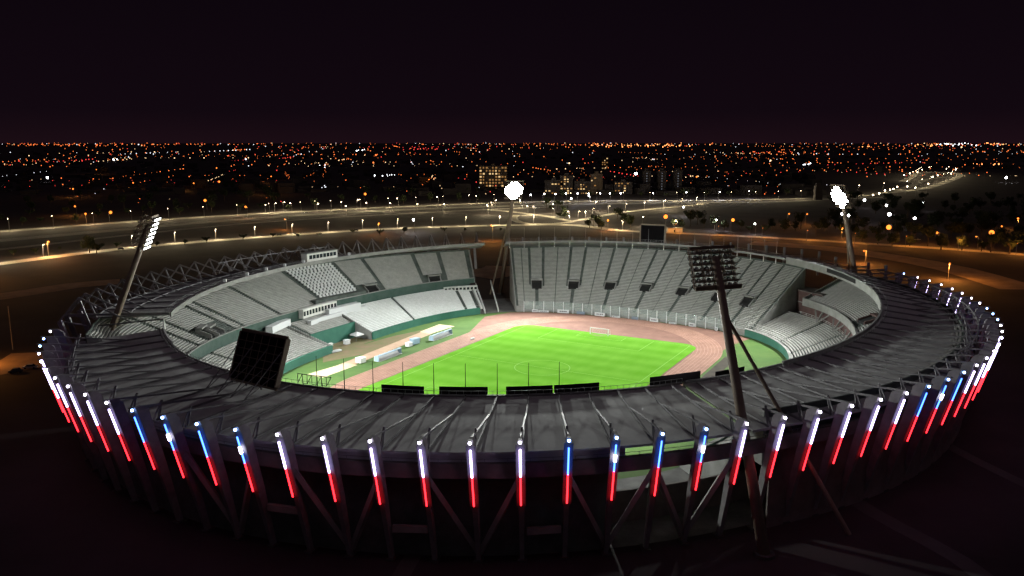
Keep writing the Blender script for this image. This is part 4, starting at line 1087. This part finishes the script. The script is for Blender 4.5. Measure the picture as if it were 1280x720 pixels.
def along(line, every, kind, lab, group, h, power, off, globe, xlim):  # evenly spaced lamps added to light the road bands
    d = 0; last = -1e9
    for p, q in zip(line[:-1], line[1:]):
        L_ = (q-p).length; t = (q-p).normalized(); nn = Vector((-t.y, t.x, 0))
        k = 0.0
        while k < L_:
            if d + k - last >= every:
                last = d + k; w_ = p + t*k + nn*off; r = w_ - Vector((0,0,CAM_H)); px = 640 + F_PX*r.x/(r.y*CT - r.z*ST)
                if xlim[0] < px < xlim[1]:
                    v = Vector((w_.x, w_.y, h)) - Vector((0,0,CAM_H)); zc = v.y*CT - v.z*ST
                    lamp(640 + F_PX*v.x/zc, 360 - F_PX*(v.y*ST + v.z*CT)/zc, kind, lab, group, h, power, globe=globe, rz=math.atan2(-off*nn.y, -off*nn.x))
            k += 1.0
        d += L_
along(hb_line, 34, 'y', 'slim warm street lamp added along the middle of the highway', 'warm lamps along the highway', 11, PW*1.0, -9.5, .7, (-60, 1010))
along(av_line, 30, 'y', 'small warm street lamp added along the avenue behind the left stand', 'warm lamps along the avenue', 8, PW*.75, 7.5, .55, (-60, 780))
along(av_line, 34, 'o', 'small orange street lamp added along the lit road at the right', 'orange lamps along the right road', 8, PW*.55, -8.5, .7, (800, 1320))
along(rp_line, 36, 'y', 'small warm street lamp added on the slip road behind the far end', 'warm lamps on the slip road', 8, PW*.7, 6, .55, (600, 880))
along(fr_line, 90, 'y', 'small lamp added along the distant lit road at upper right', 'lamps along the distant interchange', 14, PW*1.3, 9, 1.2, (1040, 1240))
row([(664.5,243.5),(679,242.5),(693,242.5),(708,242),(722,242),(737,242),(737.5,245),(750,241.5),(763,241.5),(776,241.5),(713,248)],'w','small white lamp in a row before the lit apartment blocks','white lamps before the apartments',9,PW*.5,2.2)
row([(817.5,241),(859,240.5),(898.5,240),(936,239)],'w','slim white street lamp beyond the highway right of the towers','white lamps beyond the highway',10,PW,1.5)
row([(732,264),(660,257),(690,255),(745,252),(830,250.5),(610,256),(650,249)],'y','warm street lamp at the highway junction behind the glaring mast','warm lamps at the junction',10,PW*1.5,1.0)
row([(1105,238),(1112,237),(1118,236),(1123,233.5),(1090,243.5),(1098,241.5),(1133,233),(1145,234.5),(1159,229.5),(1166,221),(1172,219),(1153,212),(1146,215),(1137,216.5),(1184,211),(1195,211),(1188,217),(1131,219),(1162,209)],'y','warm lamp along the distant lit interchange at upper right','lamps along the distant interchange',12,0,2.2)
# lamps beyond the frame that light the ground in view at left
for k_, (x, y) in enumerate([(275,227),(243,229),(167.5,228.5),(270,210),(339,220.5),(337,234),(258,250.5),(309,258.5),(537,224.5),(455,242.5),(92,236),(120,212),(870,221),(1005,190),(1152,186),(1174,193)]):
    lamp(x, y, 'o', 'orange street lamp among the scattered lights of the city', 'orange lamps in the city', 10, PW*3, globe=3.0 if k_%3 else 4.5)
lamp(-60,330,'o','orange lamp beyond the left edge lighting the bare ground','orange street lamps',9,PW*3,globe=1.4)
lamp(-40,425,'o','orange lamp beyond the left edge lighting the parked cars','orange street lamps',9,PW*.7,globe=1.4)

# ------------------------------------------------------------------ the city beyond
def hash_noise(x, y):
    return .5+.25*math.sin(x*.0021+1.3*math.sin(y*.0013)) + .25*math.sin(y*.0027+x*.0007+2*math.sin(x*.0009))
mb = MB(); cols = []
rng = random.Random(11)
def light_at(px, py, size, m):
    p = at(px, py, 8); r = size*p.length/F_PX*.5
    mb.ball((p.x, p.y, 8), r, m, 5, 3)
wts = ['o']*62 + ['y']*16 + ['w']*14 + ['r']*8
MI = {'o':0,'y':1,'w':2,'r':3,'ob':4,'wb':5}
n = 0
while n < 800:
    t = rng.random()
    py = 178.6 + (abs(rng.gauss(0,1))*5.0 if t < .40 else rng.random()*30 if t < .83 else rng.random()*76)
    px = rng.uniform(-120, 1400)
    if py > 262: continue
    if px > 1040 and py > 222: continue
    if px > 1000 and 196 < py < 222 and rng.random() < .75: continue
    if py > 245 and px > 560: continue
    if py > 181 and hash_noise(px*11, py*70) < .12+rng.random()*.9: continue
    n += 1
    k = rng.choice(wts)
    s = rng.choice([.5,.6,.75,.9,1.1]) * (.85 if py < 185 else 1.0)
    if rng.random() < .04: s *= 1.9
    light_at(px, py, s, MI[k])
# rows along streets
for _ in range(0):
    px, py = rng.uniform(-50,1300), 181 + rng.random()**1.6*40
    if px > 1000 and py > 198: continue
    dx = rng.uniform(5,11); dy = rng.uniform(-.5,.5); k = rng.choice(['o','o','o','w','y'])
    for j in range(rng.randint(4,13)): light_at(px+dx*j+rng.uniform(-1,1), max(179.5,py+dy*j), rng.choice([.55,.7,.9]), MI[k])
for _ in range(165):           # lamps strung along streets of a loose grid
    q = at(rng.uniform(-100,1380), 180.6 + rng.random()**1.25*62, 0); a_ = rng.choice([.15,.15,1.72,1.72,.6]) + rng.gauss(0,.05)
    dvec = Vector((math.cos(a_), math.sin(a_), 0)); dist = q.length; gap = rng.choice([34,40,55])*max(1, dist/2200); k = rng.choice(['o']*6+['y','y','w','r'])
    sz = rng.choice([.5,.65,.8,1.0])
    for j in range(rng.randint(4,14)):
        w_ = q + dvec*gap*j + Vector((rng.uniform(-3,3), rng.uniform(-3,3), 0)); v_ = Vector((w_.x,w_.y,8)) - Vector((0,0,CAM_H)); zc = v_.y*CT - v_.z*ST
        if zc < 500: continue
        X_, Y_ = 640 + F_PX*v_.x/zc, 360 - F_PX*(v_.y*ST+v_.z*CT)/zc
        if Y_ < 178.6 or Y_ > 258 or (X_ > 1040 and Y_ > 220): continue
        if rng.random() < .2: continue
        light_at(X_, Y_, sz*rng.uniform(.75,1.25), MI[k])
# bright groups seen in the picture
for cx, cy, wd_, k, c_ in ((478,219,20,9,'wb'),(143,199,6,4,'wb'),(403,208,8,3,'wb'),(405,233,7,4,'w'),(535,223,14,6,'o'),(1009,205,8,4,'wb'),(1030,203,34,9,'o'),(1192,180,34,16,'wb'),(1250,180,30,10,'ob'),(1155,181,26,10,'ob'),(1235,204,26,9,'ob'),(800,181.5,110,60,'ob'),(970,191,60,24,'o'),(520,185,60,22,'r'),(450,188,20,6,'wb'),(60,181,80,22,'o'),(150,180.5,60,14,'o'),(870,221,20,8,'y'),(1080,183,18,3,'ob')):
    for j in range(k): light_at(cx+rng.gauss(0,wd_*.45), max(178.8,cy+rng.gauss(0,1.0)), rng.choice([.7,.9,1.1,1.4]) if len(c_)==2 else rng.choice([.7,.9,1.1]), MI[c_])
cl = mb.build('city_lights', [emis('city_sodium',(1,.20,.045),2.4,False), emis('city_warm',(1,.66,.34),2.6,False), emis('city_white',(.85,.9,1),2.4,False), emis('city_red',(1,.06,.05),2.2,False), emis('city_sodium_bright',(1,.34,.10),4.5,False), emis('city_white_bright',(.9,.95,1),7,False)])
tag(cl, 'countless small orange and white lights of the far city out to the horizon', 'city lights', kind='stuff')
# dark low city blocks
mb = MB()
for _ in range(1500):
    px, py = rng.uniform(-150,1430), 183 + rng.random()**1.2*66
    if px > 1020 and py > 215: continue
    p = at(px, py, 0); s = rng.uniform(5,13); h = rng.choice([4,4,6,7,9,14]); a = rng.uniform(0,.6)
    if py > 244: continue
    mb.obox(p, (math.cos(a),math.sin(a),0), (-math.sin(a),math.cos(a),0), s, rng.uniform(6,12), 0, h)
tag(mb.build('city_blocks', M['cityroof']), 'low dark mass of city roofs between the lights beyond the highway', 'city', kind='stuff')

# apartment buildings with lit windows
def apartment(x0, x1, ytop, ybase, lab, floors, bays, lit, m, dep=14, bright=.3, group='apartment blocks beyond the highway', name='apartment_building'):
    A = at(x0, ybase); B = at(x1, ybase); B = Vector((B.x, A.y, 0)); wd_ = (B-A).length; c_ = (A+B)/2
    v_ = ray((x0+x1)/2, ytop); t = A.y/v_.y; ht = CAM_H + v_.z*t
    o = thing(name, lab, 'building', c_, 0, group)
    mb = MB(); mb.box(-wd_/2,0,0,wd_/2,dep,ht); mb.build('wall', m, o)
    mb = MB(); mb.box(-wd_/2-.3,-.3,ht,wd_/2+.3,dep+.3,ht+.8); mb.box(-3,3,ht+.8,3,8,ht+4); mb.build('roof', m, o)
    for f in range(floors):
        mb = MB(); z = ht*(f)/floors+.1; mb.box(-wd_/2-.05,-.9,z,wd_/2+.05,-.02,z+.25); mb.build('balcony_slab', m, o)
        for b in range(bays):
            if rng.random() > lit: continue
            x = -wd_/2 + wd_*(b+.2)/bays; w_ = wd_/bays*rng.choice([.4,.6,.6]); zz = ht*(f+.3)/floors
            mb = MB(); mb.box(x,-.12,zz,x+w_,.05,zz+ht/floors*.5); mb.build('window', E_WINW if rng.random() < bright else E_WIN, o)
    return o
apartment(599,634,208,238,'broad apartment block with many orange windows left of the glaring mast',8,9,.72,M['wall1'],bright=.25)
apartment(681,704,226,243,'low apartment block with scattered lit windows, leftmost of the row',6,6,.34,M['wall2'])
apartment(700,716,220,243,'taller narrow apartment block with yellow windows in the lit row',8,4,.4,M['wall2'])
apartment(718,738,227,243,'apartment block with warm windows above a lit ground floor',6,6,.34,M['wall2'])
apartment(738,753,218,243,'broad apartment tower standing in the middle of the lit row',8,4,.22,M['wall1'])
apartment(768,790,228,243,'low apartment block with few lit windows at the right of the row',5,6,.3,M['wall2'])
apartment(752,760,197,212,'distant narrow tower with lit windows beyond the apartment row',6,3,.5,M['wall1'],bright=.1)
for x, lab in ((808,'dark tower with one column of dotted lights, left of three'),(827,'dark tower with one column of dotted lights, middle of three'),(847,'dark tower with one column of dotted lights, right of three')):
    o = apartment(x-5,x+5,214,240,lab,10,3,0,M['wall2'],10,group='dark towers with dotted lights')
    ht = max(v[2] for v in [c for c in o.children if c.name.startswith('wall')][0].data.vertices[5].co[:] and [vv.co for vv in [c for c in o.children if c.name.startswith('wall')][0].data.vertices])
    for f in range(7):
        mb = MB(); z = ht*(f+.5)/8+2; mb.box(-.6,-.3,z,.6,-.05,z+1.2); mb.build('stair_light', emis('stair_light',(.8,.85,1),.22,False) if f == 0 and x == 808 else bpy.data.materials['stair_light'], o)

apartment(1019,1028,233,250,'small dark building behind the right mast lamps',3,3,0,M['wall2'],8)
# small lit kiosk by the brightest orange lamp
k0 = at(843,290); ko = thing('kiosk', 'small low building lit orange below the brightest orange lamp', 'building', k0)
mb = MB(); mb.box(-6,-3,0,6,3,3.4); mb.build('wall', M['pale'], ko); mb = MB(); mb.box(-6.5,-3.5,3.4,6.5,3.5,3.8); mb.build('roof', M['conc'], ko)
mb = MB(); mb.box(-1,-3.06,.1,.2,-2.98,2.2); mb.build('door', M['dark'], ko)

# ------------------------------------------------------------------ trees
def tree_proto(h, r, n, seed):
    rg = random.Random(seed); o = thing('tree', 'x', 'tree')
    mb = MB(); mb.tube((0,0,0),(0,0,h*.55), .35, .2, 7)
    for k in range(7):
        a = rg.uniform(0,6.28); z = h*rg.uniform(.3,.55); mb.tube((0,0,z),(math.cos(a)*r*.6,math.sin(a)*r*.6,z+h*.25), .14, .05, 5)
    mb.build('trunk', M['trunk'], o)
    mb = MB(); cl_ = [(rg.gauss(0,r*.42), rg.gauss(0,r*.42), h*rg.uniform(.42,.92), r*rg.uniform(.28,.5)) for _ in range(13)]
    for _ in range(n):
        cx_, cy_, cz_, cr_ = rg.choice(cl_)
        d = Vector((rg.gauss(0,1),rg.gauss(0,1),rg.gauss(0,1))).normalized()*cr_*rg.uniform(.55,1.05); p = Vector((cx_,cy_,cz_)) + d
        u_ = Vector((rg.gauss(0,1),rg.gauss(0,1),rg.gauss(0,1))).normalized(); v_ = u_.cross(Vector((rg.gauss(0,1),rg.gauss(0,1),rg.gauss(0,1)))).normalized(); s = rg.uniform(.25,.55)
        mb.face([p-u_*s, p-v_*s*.6, p+u_*s, p+v_*s*.6])
    mb.build('crown', M['foliage'], o); proto_done(o); return o
tp = [tree_proto(9,4.2,1100,1), tree_proto(7,3.4,900,2), tree_proto(12,4.6,1300,3)]
used = [False]*3
def tree(px, py, label, group, s=1.0, k=None):
    k = rng.randrange(3) if k is None else k
    if not used[k]: o = tp[k]; used[k] = True
    else: o = copy_tree(tp[k])
    p = at(px, py, 0); o.location = p; o.rotation_euler = (0,0,rng.uniform(0,6.28)); o.scale = (s,s,s*rng.uniform(.85,1.1))
    tag(o, label, 'tree', group)
tree(112,316,'broad dark tree hiding part of the avenue at the left',None,1.25,0)
tree(121,317,'smaller dark tree touching the broad one at the left',None,1.0,1)
for x, y in ((683,262),(690,263),(697,262),(704,265),(742,283),(748,284),(737,285),(752,286),(700,273),(706,274)): tree(x, y, 'dark tree on the grass between the junction roads','dark trees at the road junction',rng.uniform(.7,1.1))
for x, y in ((772,276),(780,280),(788,284),(842,287),(851,286),(863,283),(872,281),(880,285),(893,287),(905,288),(925,289),(938,291),(955,291)): tree(x, y, 'dark tree in the orange-lit park behind the far end','trees in the orange park',rng.uniform(.7,1.2))
for x in range(965,1290,13): 
    tree(x+rng.uniform(-5,5), 287+ (x-960)*.05 + rng.uniform(-4,6), 'dark tree along the orange road at the right','trees along the orange road',rng.uniform(.8,1.4))
for x in range(1075,1290,21):
    tree(x+rng.uniform(-5,5), 302+ (x-1075)*.06 + rng.uniform(0,5), 'dark tree before the lit strip of road at the right','trees before the lit road',rng.uniform(.9,1.3))
for x in range(10,640,36):
    yb = 333 - x*.083 if x < 320 else 306.5-(x-320)*.05
    tree(x+rng.uniform(-10,10), yb - 13*(1-x/900) + rng.uniform(-2,2), 'dark shrubby tree on the verge between highway and avenue','trees on the highway verge',rng.uniform(.35,.7),1)
for x in range(-10,640,34):
    yb = 287-x*.055; tree(x+rng.uniform(-8,8), yb-3-rng.uniform(0,6), 'dark tree along the far side of the highway','trees beyond the highway',rng.uniform(.7,1.2))
for x in range(650,1010,30):
    tree(x+rng.uniform(-8,8), 247.5-rng.uniform(0,2), 'dark tree along the far side of the highway right of the mast','trees beyond the highway, right',rng.uniform(.7,1.2))

for _ in range(60):
    x, y = rng.uniform(1030,1290), rng.uniform(252,288); tree(x, y, 'dark tree in the unlit park at the right, beyond the orange road', 'trees in the dark park', rng.uniform(.8,1.5))
for _ in range(50):
    x = rng.uniform(-10,630); tree(x, 284-x*.055-6-rng.uniform(2,26), 'dark tree among the first houses beyond the highway', 'trees among the first houses', rng.uniform(.8,1.4))
# ------------------------------------------------------------------ cars
def car_proto(m):
    o = thing('parked_car', 'x', 'car')
    prof = [(-2.1,.35),(-2.15,.75),(-1.5,.9),(2.0,.85),(2.15,.6),(2.1,.35)]
    mb = MB()
    for s in (-.85,.85): mb.face([(x,s,z) for x,z in (prof if s < 0 else reversed(prof))])
    for i in range(len(prof)):
        a, b = prof[i], prof[(i+1)%len(prof)]; mb.face([(a[0],-.85,a[1]),(a[0],.85,a[1]),(b[0],.85,b[1]),(b[0],-.85,b[1])])
    mb.build('body', m, o)
    mb = MB(); mb.box8([(-1.5,-.78,.88),(1.5,-.78,.88),(1.5,.78,.88),(-1.5,.78,.88)],[(-.7,-.62,1.45),(.9,-.62,1.45),(.9,.62,1.45),(-.7,.62,1.45)]); mb.build('cabin', M['glassdark'], o)
    mb = MB(); mb.box(-.7,-.63,1.452,.9,.63,1.49); mb.build('roof', m, o)
    for x in (-1.3,1.35):
        for y in (-.8,.8):
            mb = MB(); mb.tube((x,y-.1,.33),(x,y+.1,.33), .33, .33, 12); mb.build('wheel', M['tyre'], o)
    for y in (-.6,.6):
        mb = MB(); mb.box(-2.2,y-.16,.55,-2.1,y+.16,.72); mb.build('headlight', M['white'], o)
        mb = MB(); mb.box(2.08,y-.16,.6,2.19,y+.16,.76); mb.build('tail_light', M['brick'], o)
    proto_done(o); return o
cp = [car_proto(M['carpaint']), car_proto(M['carpaint2'])]; cu = [False,False]
def car(px, py, rz, k, lab, beam=None):
    if not cu[k]: o = cp[k]; cu[k] = True
    else: o = copy_tree(cp[k])
    o.location = at(px, py, 0) + Vector((0,0,.1)); o.rotation_euler = (0,0,rz); o['label'] = lab
    if beam:
        for c in o.children:
            if c.name.startswith('headlight' if beam == 'w' else 'tail_light'):
                c.data = c.data.copy(); c.data.materials[0] = E_CARW if beam == 'w' else E_CARR
car(38,461,.2,0,'silver car parked on bare ground below the left rim')
car(20,466,.4,1,'dark car parked left of the silver one below the left rim')
car(1147,300.5,.1,0,'silver car parked under the big orange lamp at right')
car(1120,300,.6,1,'dark car parked left of the silver one under the orange lamp')
car(349,294.5,.2,1,'dark car on the avenue above the left roof trusses')
car(445,288.5,.15,1,'dark car farther along the avenue, nearer the glaring mast')
car(151,312,.3,1,'dark car on the avenue just left of the left mast')
car(383,266.5,.2,0,'car with bright headlights on the highway at the left','w')
car(655,258,0,0,'car with bright headlights at the junction behind the mast','w')
car(672,260.5,0,0,'second car with headlights right of the junction mast','w')
car(1100,243.5,.3,0,'car with headlights on the distant interchange','w')
car(1112,242.5,.3,1,'car with red tail lights on the distant interchange','r')

# poles: plain dark poles along the left ground
for x, y, h in ((16,437,16),):
    p = at(x, y, 0); mb = MB(); mb.tube((0,0,0),(0,0,h), .16, .1, 6); o = mb.build('utility_pole', M['steel']); o.location = p; tag(o,'thin grey pole standing on dark ground left of the rim','pole')
print('objects', len(bpy.data.objects))
